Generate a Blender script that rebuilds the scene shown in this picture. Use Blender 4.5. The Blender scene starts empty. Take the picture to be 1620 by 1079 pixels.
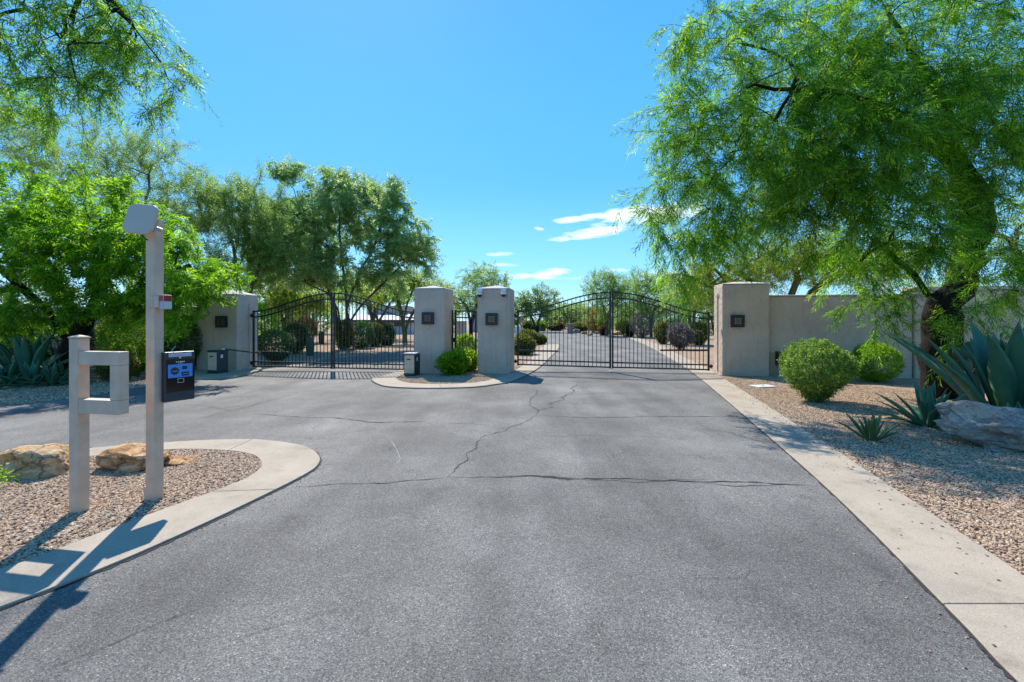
import bpy, bmesh, math, random
import numpy as np
from mathutils import Vector, noise as mnoise
from mathutils.geometry import tessellate_polygon

S = bpy.context.scene
COL = S.collection
R = math.radians
random.seed(7)

# ------------------------------------------------------------------ camera, sky, sun, exposure
F, H, CX, HY = 700.0, 1.6, 810.0, 507.0        # measured lens: pixel focal length, eye height, centre column, horizon row
cam_d = bpy.data.cameras.new('camera')
cam = bpy.data.objects.new('camera', cam_d); COL.objects.link(cam)
cam.location = (0, 0, H); cam.rotation_euler = (R(90), 0, 0)
cam_d.sensor_width = 36.0; cam_d.lens = F / 1620 * 36.0
cam_d.shift_y = -(539.5 - HY) / 1620
cam_d.clip_start = 0.05; cam_d.clip_end = 2000
S.camera = cam

SKY_GAIN = 4.9
SUN_EL, SUN_AZ = 50.0, -22.0                    # azimuth from +Y towards +X
wd = bpy.data.worlds.new('World'); S.world = wd; wd.use_nodes = True
wn, wl = wd.node_tree.nodes, wd.node_tree.links
wn.clear()
w_out = wn.new('ShaderNodeOutputWorld'); w_bg = wn.new('ShaderNodeBackground')
w_sky = wn.new('ShaderNodeTexSky'); w_sky.sky_type = 'NISHITA'; w_sky.sun_disc = False
w_sky.sun_elevation = R(SUN_EL); w_sky.sun_rotation = R(SUN_AZ)
w_sky.altitude = 500; w_sky.air_density = 1.0; w_sky.dust_density = 0.35; w_sky.ozone_density = 2.0
w_hs = wn.new('ShaderNodeHueSaturation'); w_hs.inputs['Saturation'].default_value = 1.28
w_hs.inputs['Hue'].default_value = 0.487
wl.new(w_sky.outputs[0], w_hs.inputs['Color'])
w_bg.inputs['Strength'].default_value = 0.15
w_tc = wn.new('ShaderNodeTexCoord')


def wmath(op, a, b=None):
    n = wn.new('ShaderNodeMath'); n.operation = op
    for i, v in enumerate((a, b)):
        if v is None: continue
        if isinstance(v, (int, float)): n.inputs[i].default_value = v
        else: wl.new(v, n.inputs[i])
    return n.outputs[0]


def wdot(vec):
    n = wn.new('ShaderNodeVectorMath'); n.operation = 'DOT_PRODUCT'
    wl.new(w_tc.outputs['Generated'], n.inputs[0]); n.inputs[1].default_value = vec
    return n.outputs['Value']


w_map = wn.new('ShaderNodeMapping'); w_map.inputs['Scale'].default_value = (1, 1, 4.2)
wl.new(w_tc.outputs['Generated'], w_map.inputs['Vector'])
w_no = wn.new('ShaderNodeTexNoise'); w_no.inputs['Scale'].default_value = 11; w_no.inputs['Detail'].default_value = 9
w_no.inputs['Roughness'].default_value = 0.62
wl.new(w_map.outputs[0], w_no.inputs['Vector'])
w_nz = wmath('MULTIPLY', wmath('SUBTRACT', w_no.outputs['Fac'], 0.5), 5.6)


def cloud(az, el, ha, he, tilt, dens):
    """one small fair-weather cloud in the sky: centre azimuth/elevation, half sizes (tangent units)"""
    a, e = R(az), R(el)
    fw = Vector((math.sin(a) * math.cos(e), math.cos(a) * math.cos(e), math.sin(e)))
    rt = Vector((math.cos(a), -math.sin(a), 0)); up = rt.cross(fw)
    c, s = math.cos(R(tilt)), math.sin(R(tilt))
    r2 = rt * c + up * s; u2 = up * c - rt * s
    u = wmath('DIVIDE', wdot(r2), ha); v = wmath('DIVIDE', wdot(u2), he)
    q = wmath('ADD', wmath('MULTIPLY', u, u), wmath('MULTIPLY', v, v))
    m = wmath('SUBTRACT', 1.0, q)
    m = wmath('ADD', wmath('MINIMUM', m, 1.0), w_nz)
    m = wmath('MULTIPLY', m, dens)
    m = wmath('MULTIPLY', m, wmath('GREATER_THAN', wdot(fw), 0.6))
    m = wmath('MULTIPLY', m, wmath('LESS_THAN', q, 6.0))
    f = wmath('MAXIMUM', wmath('SUBTRACT', 1.0, wmath('DIVIDE', q, 6.0)), 0.0)
    n = wn.new('ShaderNodeClamp'); wl.new(wmath('MULTIPLY', m, f), n.inputs[0])
    return n.outputs[0]


def cpx(px, py, hx, hy, tilt, dens):
    az = math.degrees(math.atan((px - CX) / F))
    el = math.degrees(math.atan((HY - py) / math.hypot(F, px - CX)))
    return cloud(az, el, hx / F, hy / F, tilt, dens)


cl = [cpx(1035, 338, 100, 15, 3, .95), cpx(925, 345, 50, 6, 3, .85), cpx(945, 369, 68, 9, 6, .95), cpx(872, 433, 40, 8, 4, .85), cpx(825, 437, 30, 5, 2, .6), cpx(1085, 440, 85, 12, 0, .6),
      cpx(792, 402, 24, 3.5, 2, .55), cpx(851, 361, 10, 3, -8, .8), cpx(800, 419, 26, 3, 0, .4), cpx(975, 428, 22, 3, 0, .4), cpx(1062, 375, 22, 4, 2, .7), cpx(925, 440, 60, 4, 0, .25), cpx(1300, 420, 90, 12, 2, .6)]
rc = random.Random(5)
for k in range(7):                              # a few more round the rest of the sky
    cl.append(cloud(75 + k * 33 + rc.uniform(-8, 8), rc.uniform(7, 16), rc.uniform(.06, .16), rc.uniform(.01, .02), rc.uniform(-4, 6), .6))
tot = cl[0]
for c in cl[1:]: tot = wmath('MAXIMUM', tot, c)
w_sep = wn.new('ShaderNodeSeparateXYZ'); wl.new(w_tc.outputs['Generated'], w_sep.inputs[0])
w_rp = wn.new('ShaderNodeValToRGB'); w_rp.color_ramp.interpolation = 'EASE'
for k_ in range(2): w_rp.color_ramp.elements.new(.5)
for e_k, (p_, c_) in zip(w_rp.color_ramp.elements, [(0, (.245, .600, .88)), (.10, (.160, .510, .88)), (.32, (.078, .380, .88)), (1, (.045, .25, .72))]):
    e_k.position = p_; e_k.color = (*c_, 1)
wl.new(w_sep.outputs['Z'], w_rp.inputs[0])
w_sc = wn.new('ShaderNodeVectorMath'); w_sc.operation = 'SCALE'; w_sc.inputs['Scale'].default_value = SKY_GAIN; wl.new(w_rp.outputs[0], w_sc.inputs[0])
w_bl = wn.new('ShaderNodeMix'); w_bl.data_type = 'RGBA'; w_bl.inputs['Factor'].default_value = .82
wl.new(w_hs.outputs[0], w_bl.inputs[6]); wl.new(w_sc.outputs[0], w_bl.inputs[7])
w_mx = wn.new('ShaderNodeMix'); w_mx.data_type = 'RGBA'
wl.new(tot, w_mx.inputs['Factor']); wl.new(w_bl.outputs[2], w_mx.inputs[6]); w_mx.inputs[7].default_value = (4.9, 5.0, 5.2, 1)
wl.new(w_mx.outputs[2], w_bg.inputs['Color']); wl.new(w_bg.outputs[0], w_out.inputs[0])

sd = bpy.data.lights.new('sun', 'SUN'); sd.energy = 4.2; sd.angle = R(0.53); sd.color = (1.0, .93, .82)
sun = bpy.data.objects.new('sun', sd); COL.objects.link(sun)
a_, e_ = R(SUN_AZ), R(SUN_EL)
SUNV = Vector((math.sin(a_) * math.cos(e_), math.cos(a_) * math.cos(e_), math.sin(e_)))
sun.rotation_euler = SUNV.to_track_quat('Z', 'Y').to_euler()
sun.location = (-10, 20, 30)

S.view_settings.view_transform = 'Standard'; S.view_settings.look = 'None'
S.view_settings.exposure = 0.9; S.view_settings.gamma = 1.0; S.view_settings.use_curve_mapping = False
S.render.engine = 'CYCLES'
S.cycles.max_bounces = 8; S.cycles.diffuse_bounces = 4; S.cycles.transmission_bounces = 4
S.cycles.use_denoising = True


# ------------------------------------------------------------------ measuring helpers
def G(px, py, z=0.0):
    d = F * (H - z) / (py - HY)
    return ((px - CX) * d / F, d)


def at(px, py, d):
    return Vector(((px - CX) * d / F, d, H - (py - HY) * d / F))


YAW = -9.5                                       # the gate line comes nearer towards the right
UX = Vector((math.cos(R(YAW)), math.sin(R(YAW)), 0)); UY = Vector((-math.sin(R(YAW)), math.cos(R(YAW)), 0))


# ------------------------------------------------------------------ materials
def mat(name):
    m = bpy.data.materials.new(name); m.use_nodes = True
    nt = m.node_tree; b = nt.nodes['Principled BSDF']
    return m, nt.nodes, nt.links, b


def ramp(n, stops):
    r = n.new('ShaderNodeValToRGB'); el = r.color_ramp.elements
    while len(el) < len(stops): el.new(0.5)
    for e, (p, c) in zip(el, stops):
        e.position = p; e.color = (*c, 1) if len(c) == 3 else c
    return r


def tex(n, l, kind, scale, vec=None, **kw):
    t = n.new('ShaderNodeTex' + kind); t.inputs['Scale'].default_value = scale
    for k, v in kw.items():
        if k in t.inputs: t.inputs[k].default_value = v
        else: setattr(t, k, v)
    if vec is not None: l.new(vec, t.inputs['Vector'])
    return t


def objvec(n, l, scale=(1, 1, 1)):
    tc = n.new('ShaderNodeTexCoord'); mp = n.new('ShaderNodeMapping'); mp.inputs['Scale'].default_value = scale
    l.new(tc.outputs['Object'], mp.inputs['Vector']); return mp.outputs[0]


def bump(n, l, b, h, strength, dist, prev=None):
    bp = n.new('ShaderNodeBump'); bp.inputs['Strength'].default_value = strength; bp.inputs['Distance'].default_value = dist
    l.new(h, bp.inputs['Height'])
    if prev: l.new(prev, bp.inputs['Normal'])
    l.new(bp.outputs[0], b.inputs['Normal']); return bp.outputs[0]


def mixc(n, l, fac, a, b, mode='MIX'):
    m = n.new('ShaderNodeMix'); m.data_type = 'RGBA'; m.blend_type = mode
    for s, v in ((0, fac), (6, a), (7, b)):
        if isinstance(v, (int, float)): m.inputs[s].default_value = v
        elif isinstance(v, tuple): m.inputs[s].default_value = (*v, 1)
        else: l.new(v, m.inputs[s])
    return m.outputs[2]


def simple(name, c, rough=.6, metal=0, var=.12, scale=6, bmp=0, spec=.5, bscale=80):
    m, n, l, b = mat(name)
    v = objvec(n, l)
    t = tex(n, l, 'Noise', scale, v, Detail=6)
    r = ramp(n, [(.3, tuple(x * (1 - var) for x in c)), (.7, tuple(min(1, x * (1 + var)) for x in c))])
    l.new(t.outputs['Fac'], r.inputs[0]); l.new(r.outputs[0], b.inputs['Base Color'])
    b.inputs['Roughness'].default_value = rough; b.inputs['Metallic'].default_value = metal
    b.inputs['Specular IOR Level'].default_value = spec
    if bmp:
        t2 = tex(n, l, 'Noise', bscale, v, Detail=4); bump(n, l, b, t2.outputs['Fac'], bmp, .004)
    return m


def m_asphalt():
    m, n, l, b = mat('asphalt'); v = objvec(n, l)
    big = tex(n, l, 'Noise', .55, v, Detail=7, Roughness=.6)
    r1 = ramp(n, [(.28, (.082, .078, .073)), (.5, (.148, .141, .132)), (.72, (.235, .225, .211))])
    l.new(big.outputs['Fac'], r1.inputs[0])
    vs = objvec(n, l, (1.0, .10, 1))             # worn lanes along the drive
    ln = tex(n, l, 'Noise', 1.6, vs, Detail=4)
    r1b = ramp(n, [(.38, (.80, .80, .80)), (.5, (1, 1, 1)), (.62, (1.14, 1.14, 1.12))]); l.new(ln.outputs['Fac'], r1b.inputs[0])
    c = mixc(n, l, .8, r1.outputs[0], r1b.outputs[0], 'MULTIPLY')
    vo = tex(n, l, 'Voronoi', 150, v)            # aggregate
    sp = n.new('ShaderNodeSeparateColor'); l.new(vo.outputs['Color'], sp.inputs[0])
    r2 = ramp(n, [(0, (.30, .30, .30)), (.5, (.84, .84, .84)), (.9, (1.08, 1.07, 1.05)), (.965, (1.45, 1.42, 1.37)), (1, (2.1, 2.05, 1.95))])
    l.new(sp.outputs[0], r2.inputs[0])
    c = mixc(n, l, .85, c, r2.outputs[0], 'MULTIPLY')
    vo2 = tex(n, l, 'Voronoi', 210, v); sp2 = n.new('ShaderNodeSeparateColor'); l.new(vo2.outputs['Color'], sp2.inputs[0])
    r3 = ramp(n, [(0, (.6, .6, .6)), (1, (1.4, 1.4, 1.4))]); l.new(sp2.outputs[1], r3.inputs[0])
    c = mixc(n, l, .8, c, r3.outputs[0], 'MULTIPLY')
    cr = tex(n, l, 'Voronoi', 1.3, v, feature='DISTANCE_TO_EDGE'); cw = tex(n, l, 'Noise', 1.1, v, Detail=3)   # hairline crazing in places
    rr = ramp(n, [(0, (.62, .62, .62)), (.012, (1, 1, 1))]); l.new(cr.outputs['Distance'], rr.inputs[0])
    wr = ramp(n, [(.55, (0, 0, 0)), (.68, (1, 1, 1))]); l.new(cw.outputs['Fac'], wr.inputs[0])
    c = mixc(n, l, wr.outputs[0], c, mixc(n, l, 1.0, c, rr.outputs[0], 'MULTIPLY'))
    st = tex(n, l, 'Noise', 2.4, v, Detail=8, Roughness=.7); sr = ramp(n, [(.58, (1, 1, 1)), (.70, (.60, .59, .58))])   # old stains
    l.new(st.outputs['Fac'], sr.inputs[0]); c = mixc(n, l, .8, c, sr.outputs[0], 'MULTIPLY')
    l.new(c, b.inputs['Base Color']); b.inputs['Roughness'].default_value = .82; b.inputs['Specular IOR Level'].default_value = .35
    bump(n, l, b, vo.outputs['Distance'], .55, .006)
    return m


def m_concrete(name, c):
    m, n, l, b = mat(name); v = objvec(n, l)
    t = tex(n, l, 'Noise', 1.8, v, Detail=9, Roughness=.65)
    r = ramp(n, [(.3, tuple(x * .78 for x in c)), (.5, c), (.72, tuple(x * 1.12 for x in c))]); l.new(t.outputs['Fac'], r.inputs[0])
    s = tex(n, l, 'Noise', 140, v, Detail=3); sr = ramp(n, [(.3, (.72, .71, .7)), (.55, (1.02, 1.02, 1.02)), (.75, (1.15, 1.15, 1.15))])
    l.new(s.outputs['Fac'], sr.inputs[0]); cc = mixc(n, l, .8, r.outputs[0], sr.outputs[0], 'MULTIPLY')
    d = tex(n, l, 'Noise', 5, v, Detail=8, Roughness=.75); dr = ramp(n, [(.54, (1, 1, 1)), (.72, (.66, .62, .56))])
    l.new(d.outputs['Fac'], dr.inputs[0]); cc = mixc(n, l, .7, cc, dr.outputs[0], 'MULTIPLY')
    l.new(cc, b.inputs['Base Color']); b.inputs['Roughness'].default_value = .88; b.inputs['Specular IOR Level'].default_value = .3
    bump(n, l, b, s.outputs['Fac'], .35, .004); return m


def m_ground():
    m, n, l, b = mat('decomposed_granite'); v = objvec(n, l)
    t = tex(n, l, 'Noise', .35, v, Detail=8); r = ramp(n, [(.3, (.25, .18, .125)), (.7, (.36, .27, .20))]); l.new(t.outputs['Fac'], r.inputs[0])
    vo = tex(n, l, 'Voronoi', 42, v); sp = n.new('ShaderNodeSeparateColor'); l.new(vo.outputs['Color'], sp.inputs[0])
    r2 = ramp(n, [(0, (.45, .43, .42)), (.5, (.95, .93, .9)), (1, (1.5, 1.45, 1.4))]); l.new(sp.outputs[0], r2.inputs[0])
    l.new(mixc(n, l, .9, r.outputs[0], r2.outputs[0], 'MULTIPLY'), b.inputs['Base Color'])
    b.inputs['Roughness'].default_value = .95; b.inputs['Specular IOR Level'].default_value = .2
    bump(n, l, b, vo.outputs['Distance'], .8, .02); return m


def m_pebble():
    m, n, l, b = mat('pebbles')
    oi = n.new('ShaderNodeObjectInfo')
    r = ramp(n, [(0, (0.165, 0.098, 0.056)), (.18, (0.296, 0.181, 0.106)), (.38, (0.412, 0.271, 0.169)), (.58, (0.353, 0.249, 0.169)), (.76, (0.494, 0.354, 0.239)), (.92, (0.560, 0.445, 0.326)), (1, (0.263, 0.211, 0.173))])
    l.new(oi.outputs['Random'], r.inputs[0])
    t = tex(n, l, 'Noise', 60, objvec(n, l), Detail=3); r2 = ramp(n, [(.3, (.8, .8, .8)), (.7, (1.15, 1.15, 1.15))]); l.new(t.outputs['Fac'], r2.inputs[0])
    l.new(mixc(n, l, 1, r.outputs[0], r2.outputs[0], 'MULTIPLY'), b.inputs['Base Color'])
    b.inputs['Roughness'].default_value = .85; b.inputs['Specular IOR Level'].default_value = .3
    return m


def m_stucco(name, c, dirt=.6):
    m, n, l, b = mat(name); v = objvec(n, l)
    t = tex(n, l, 'Noise', 1.1, v, Detail=8, Roughness=.6)
    r = ramp(n, [(.3, tuple(x * .84 for x in c)), (.7, tuple(x * 1.08 for x in c))]); l.new(t.outputs['Fac'], r.inputs[0])
    vs = objvec(n, l, (3, 3, .5)); d = tex(n, l, 'Noise', 2.2, vs, Detail=7, Roughness=.7)     # rain streaks
    dr = ramp(n, [(.55, (1, 1, 1)), (.75, (.74, .71, .68))]); l.new(d.outputs['Fac'], dr.inputs[0])
    cc = mixc(n, l, dirt, r.outputs[0], dr.outputs[0], 'MULTIPLY')
    g = tex(n, l, 'Noise', 9, v, Detail=6, Roughness=.7); gr = ramp(n, [(.62, (1, 1, 1)), (.72, (.8, .77, .74))]); l.new(g.outputs['Fac'], gr.inputs[0])
    cc = mixc(n, l, dirt, cc, gr.outputs[0], 'MULTIPLY')
    l.new(cc, b.inputs['Base Color']); b.inputs['Roughness'].default_value = .92; b.inputs['Specular IOR Level'].default_value = .2
    f = tex(n, l, 'Noise', 60, v, Detail=6, Roughness=.7); p = bump(n, l, b, f.outputs['Fac'], .9, .008)
    u = tex(n, l, 'Noise', 6, v, Detail=3); bump(n, l, b, u.outputs['Fac'], .8, .04, p)
    ck = tex(n, l, 'Voronoi', .9, v, feature='DISTANCE_TO_EDGE'); wv = n.new('ShaderNodeVectorMath'); wv.operation = 'MULTIPLY_ADD'
    l.new(t.outputs['Color'], wv.inputs[0]); wv.inputs[1].default_value = (.9, .9, .9); l.new(v, wv.inputs[2]); l.new(wv.outputs[0], ck.inputs['Vector'])   # hairline cracks
    ckr = ramp(n, [(0, (.55, .53, .5)), (.006, (1, 1, 1))]); l.new(ck.outputs['Distance'], ckr.inputs[0])
    l.new(mixc(n, l, .4, cc, ckr.outputs[0], 'MULTIPLY'), b.inputs['Base Color']); return m


def m_leaf(name, c0, c1, c2, trans=.5, rough=.5):
    """leaf colours run with each leaf's own random 'tint'"""
    m, n, l, b = mat(name)
    at_ = n.new('ShaderNodeAttribute'); at_.attribute_name = 'tint'
    r = ramp(n, [(0, (.05, .04, .028)), (.04, (.05, .04, .028)), (.06, c0), (.5, c1), (1, c2)]); l.new(at_.outputs['Fac'], r.inputs[0])
    l.new(r.outputs[0], b.inputs['Base Color']); b.inputs['Roughness'].default_value = rough; b.inputs['Specular IOR Level'].default_value = .2
    tr = n.new('ShaderNodeBsdfTranslucent')
    hs = n.new('ShaderNodeHueSaturation'); hs.inputs['Value'].default_value = 2.2; hs.inputs['Hue'].default_value = .488
    l.new(r.outputs[0], hs.inputs['Color']); l.new(hs.outputs[0], tr.inputs['Color'])
    mx = n.new('ShaderNodeMixShader'); mx.inputs[0].default_value = trans
    l.new(b.outputs[0], mx.inputs[1]); l.new(tr.outputs[0], mx.inputs[2])
    l.new(mx.outputs[0], n['Material Output'].inputs['Surface']); return m


def m_bark(name, c0, c1):
    m, n, l, b = mat(name); v = objvec(n, l, (1, 1, .22))
    t = tex(n, l, 'Noise', 28, v, Detail=8, Roughness=.7); r = ramp(n, [(.3, c0), (.7, c1)]); l.new(t.outputs['Fac'], r.inputs[0])
    l.new(r.outputs[0], b.inputs['Base Color']); b.inputs['Roughness'].default_value = .95; b.inputs['Specular IOR Level'].default_value = .15
    bump(n, l, b, t.outputs['Fac'], 1, .03); return m


def m_rock(name, stops, layer=1.0, dark=(.03, .022, .018), zs=3.2, crack_amt=.85):
    m, n, l, b = mat(name); v = objvec(n, l, (1, 1, zs))
    w = tex(n, l, 'Noise', 2.6, v, Detail=10, Roughness=.65, Distortion=.8); r = ramp(n, stops); l.new(w.outputs['Fac'], r.inputs[0])
    f = tex(n, l, 'Noise', 26, objvec(n, l), Detail=8, Roughness=.7); fr = ramp(n, [(.3, (.6, .58, .56)), (.7, (1.25, 1.22, 1.2))]); l.new(f.outputs['Fac'], fr.inputs[0])
    c = mixc(n, l, .8, r.outputs[0], fr.outputs[0], 'MULTIPLY')
    k = tex(n, l, 'Noise', 1.7, objvec(n, l, (1, 1, 2)), Detail=9, Roughness=.7); kr = ramp(n, [(.55, (0, 0, 0)), (.68, (1, 1, 1))]); l.new(k.outputs['Fac'], kr.inputs[0])
    c = mixc(n, l, kr.outputs[0], c, mixc(n, l, .7 * layer, c, dark))
    wv = n.new('ShaderNodeVectorMath'); wv.operation = 'MULTIPLY_ADD'; l.new(k.outputs['Color'], wv.inputs[0]); wv.inputs[1].default_value = (.5, .5, .5); l.new(objvec(n, l, (1, 1, 1.3)), wv.inputs[2])
    ck = tex(n, l, 'Voronoi', 3.1, wv.outputs[0], feature='DISTANCE_TO_EDGE'); ckr = ramp(n, [(0, (.16, .13, .11)), (.05, (1, 1, 1))]); l.new(ck.outputs['Distance'], ckr.inputs[0])
    c = mixc(n, l, crack_amt, c, ckr.outputs[0], 'MULTIPLY')
    l.new(c, b.inputs['Base Color']); b.inputs['Roughness'].default_value = .9; b.inputs['Specular IOR Level'].default_value = .25
    p = bump(n, l, b, f.outputs['Fac'], .7, .02); bump(n, l, b, w.outputs['Fac'], .5, .08, p); return m


def m_agave(name, c0, c1, edge):
    m, n, l, b = mat(name)
    at_ = n.new('ShaderNodeAttribute'); at_.attribute_name = 'tint'
    r = ramp(n, [(0, edge), (.16, edge), (.22, c1), (.6, c0), (1, c1)]); l.new(at_.outputs['Fac'], r.inputs[0])
    t = tex(n, l, 'Noise', 5, objvec(n, l), Detail=6); tr = ramp(n, [(.3, (.7, .75, .8)), (.7, (1.15, 1.1, 1.05))]); l.new(t.outputs['Fac'], tr.inputs[0])
    l.new(mixc(n, l, .8, r.outputs[0], tr.outputs[0], 'MULTIPLY'), b.inputs['Base Color'])
    b.inputs['Roughness'].default_value = .48; b.inputs['Specular IOR Level'].default_value = .4; return m


M = dict(
    asphalt=m_asphalt(), concrete=m_concrete('concrete', (.345, .290, .225)), ground=m_ground(), pebble=m_pebble(),
    stucco=m_stucco('taupe_stucco', (.565, .445, .345), .85), cap=m_stucco('bleached_stucco_cap', (.56, .48, .41), .95),
    iron=simple('black_iron', (.012, .014, .015), .42, .0, .3, 20, .15), crack=simple('crack_tar', (.022, .020, .019), .9, 0, .3, 30),
    scuff=simple('pale_scuff', (.30, .30, .30), .9, 0, .2, 40),
    beige=simple('beige_post_paint', (.56, .405, .29), .55, 0, .13, 7, .2), panel=simple('off_white_plastic', (.47, .385, .30), .45, 0, .05, 4),
    black=simple('black_powder_coat', (.012, .014, .017), .38, 0, .3, 12, .1), gloss=simple('black_glass', (.004, .005, .006), .12, 0, .1, 5),
    slate=simple('blue_black_enamel', (.018, .032, .045), .4, 0, .2, 8, .1), cream=simple('cream_enamel', (.50, .42, .29), .45, 0, .12, 9),
    steel=simple('brushed_steel', (.42, .43, .44), .35, .85, .1, 20), white=simple('white_plastic', (.72, .72, .70), .4, 0, .06, 8),
    red=simple('red_label', (.34, .012, .016), .4, 0, .1, 9), greyl=simple('grey_label', (.40, .41, .45), .5, 0, .1, 9),
    smoked=simple('smoked_dome', (.01, .01, .012), .08, 0, .1, 5), lid=simple('pale_lid', (.50, .50, .48), .7, 0, .12, 14, .2),
    bark=m_bark('dark_bark', (.008, .007, .006), (.040, .031, .026)), barkg=m_bark('grey_bark', (.05, .04, .034), (.17, .14, .12)),
    barky=m_bark('green_bark', (.06, .075, .03), (.15, .16, .07)), stem=m_bark('shrub_stem', (.05, .035, .025), (.16, .12, .09)),
    litter=simple('dry_leaf', (.10, .06, .035), .9, 0, .4, 90), diffuser=simple('frosted_diffuser', (.50, .48, .45), .5, 0, .1, 8),
    roofw=simple('pale_roof', (.50, .48, .46), .8, 0, .1, 2), pinkw=m_stucco('pink_stucco', (.45, .36, .32), .3), darkw=simple('dark_glass', (.02, .024, .03), .15),
    brick=simple('chimney_stucco', (.34, .22, .18), .9, 0, .15, 3, .4), wood=simple('dark_fascia', (.09, .06, .045), .8, 0, .2, 6),
)
_dn = M['diffuser'].node_tree.nodes['Principled BSDF']        # weak emission, so the wall lamp diffusers show pale through the grilles
_dn.inputs['Emission Color'].default_value = (1.0, .93, .84, 1); _dn.inputs['Emission Strength'].default_value = .07
m_scr, n_, l_, b_ = mat('blue_screen')
b_.inputs['Base Color'].default_value = (.02, .14, .42, 1); b_.inputs['Roughness'].default_value = .2
b_.inputs['Emission Color'].default_value = (.02, .20, .72, 1); b_.inputs['Emission Strength'].default_value = .10
M['screen'] = m_scr
L = dict(
    mesq=m_leaf('mesquite_leaf', (0.0153, 0.0706, 0.0062), (0.0570, 0.2042, 0.0104), (0.2958, 0.4694, 0.0230), .52),
    acacia=m_leaf('acacia_leaf', (0.0270, 0.0958, 0.0048), (0.0899, 0.2410, 0.0072), (0.2525, 0.4199, 0.0171), .55),
    wisp=m_leaf('olive_leaf', (0.0738, 0.1368, 0.0270), (0.1352, 0.2394, 0.0503), (0.2333, 0.3537, 0.0772), .45),
    iron=m_leaf('ironwood_leaf', (0.0891, 0.1762, 0.0597), (0.1866, 0.3084, 0.0969), (0.3855, 0.4877, 0.1677), .42),
    verde=m_leaf('palo_verde_leaf', (0.0656, 0.1116, 0.0125), (0.1379, 0.2100, 0.0187), (0.2494, 0.3019, 0.0350), .5),
    far=m_leaf('distant_leaf', (0.0709, 0.1304, 0.0300), (0.1392, 0.2204, 0.0488), (0.2404, 0.3150, 0.0788), .4),
    boxy=m_leaf('small_round_leaf', (0.0273, 0.0682, 0.0099), (0.1004, 0.1929, 0.0314), (0.2827, 0.4017, 0.0688), .4),
    lime=m_leaf('lime_leaf', (0.0575, 0.1380, 0.0069), (0.1265, 0.2472, 0.0092), (0.2415, 0.3680, 0.0207), .5),
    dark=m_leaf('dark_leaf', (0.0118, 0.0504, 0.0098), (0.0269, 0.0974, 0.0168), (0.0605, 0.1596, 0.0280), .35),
    olive=m_leaf('olive_hedge_leaf', (0.0416, 0.0624, 0.0104), (0.0910, 0.1144, 0.0156), (0.1690, 0.1690, 0.0286), .4),
    grey=m_leaf('mauve_grey_leaf', (0.0562, 0.0500, 0.0475), (0.1063, 0.0950, 0.0925), (0.1875, 0.1688, 0.1625), .3),
    rust=m_leaf('rusty_leaf', (.045, .028, .012), (.10, .060, .020), (.16, .11, .035), .35),
    gold=m_leaf('golden_leaf', (.10, .065, .004), (.23, .15, .006), (.36, .25, .012), .4),
)
AG = dict(
    blue=m_agave('blue_agave', (.028, .120, .060), (.060, .180, .095), (.14, .18, .08)),
    green=m_agave('green_agave', (.040, .105, .028), (.080, .160, .050), (.20, .22, .09)),
    dry=m_agave('withered_agave', (.30, .22, .13), (.36, .27, .17), (.22, .15, .09)),
    pear=m_agave('prickly_pear', (.06, .10, .035), (.08, .13, .05), (.06, .10, .035)),
)


# ------------------------------------------------------------------ object helpers
def link(name, me, m=None, parent=None, loc=None, rotz=0):
    o = bpy.data.objects.new(name, me); COL.objects.link(o)
    if m is not None: me.materials.append(m)
    if parent is not None: o.parent = parent
    if loc is not None: o.location = loc
    if rotz: o.rotation_euler = (0, 0, R(rotz))
    return o


def tag(o, label, cat, group=None, kind=None):
    o['label'] = label; o['category'] = cat
    if group: o['group'] = group
    if kind: o['kind'] = kind
    return o


def thing(name, label, cat, loc=(0, 0, 0), rotz=0, group=None):
    o = bpy.data.objects.new(name, None); COL.objects.link(o); o.empty_display_size = .1
    o.location = loc; o.rotation_euler = (0, 0, R(rotz)); return tag(o, label, cat, group)


def copy_tree(o, parent=None):
    c = o.copy(); COL.objects.link(c); c.parent = parent
    for ch in list(o.children): copy_tree(ch, c)
    return c


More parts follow.
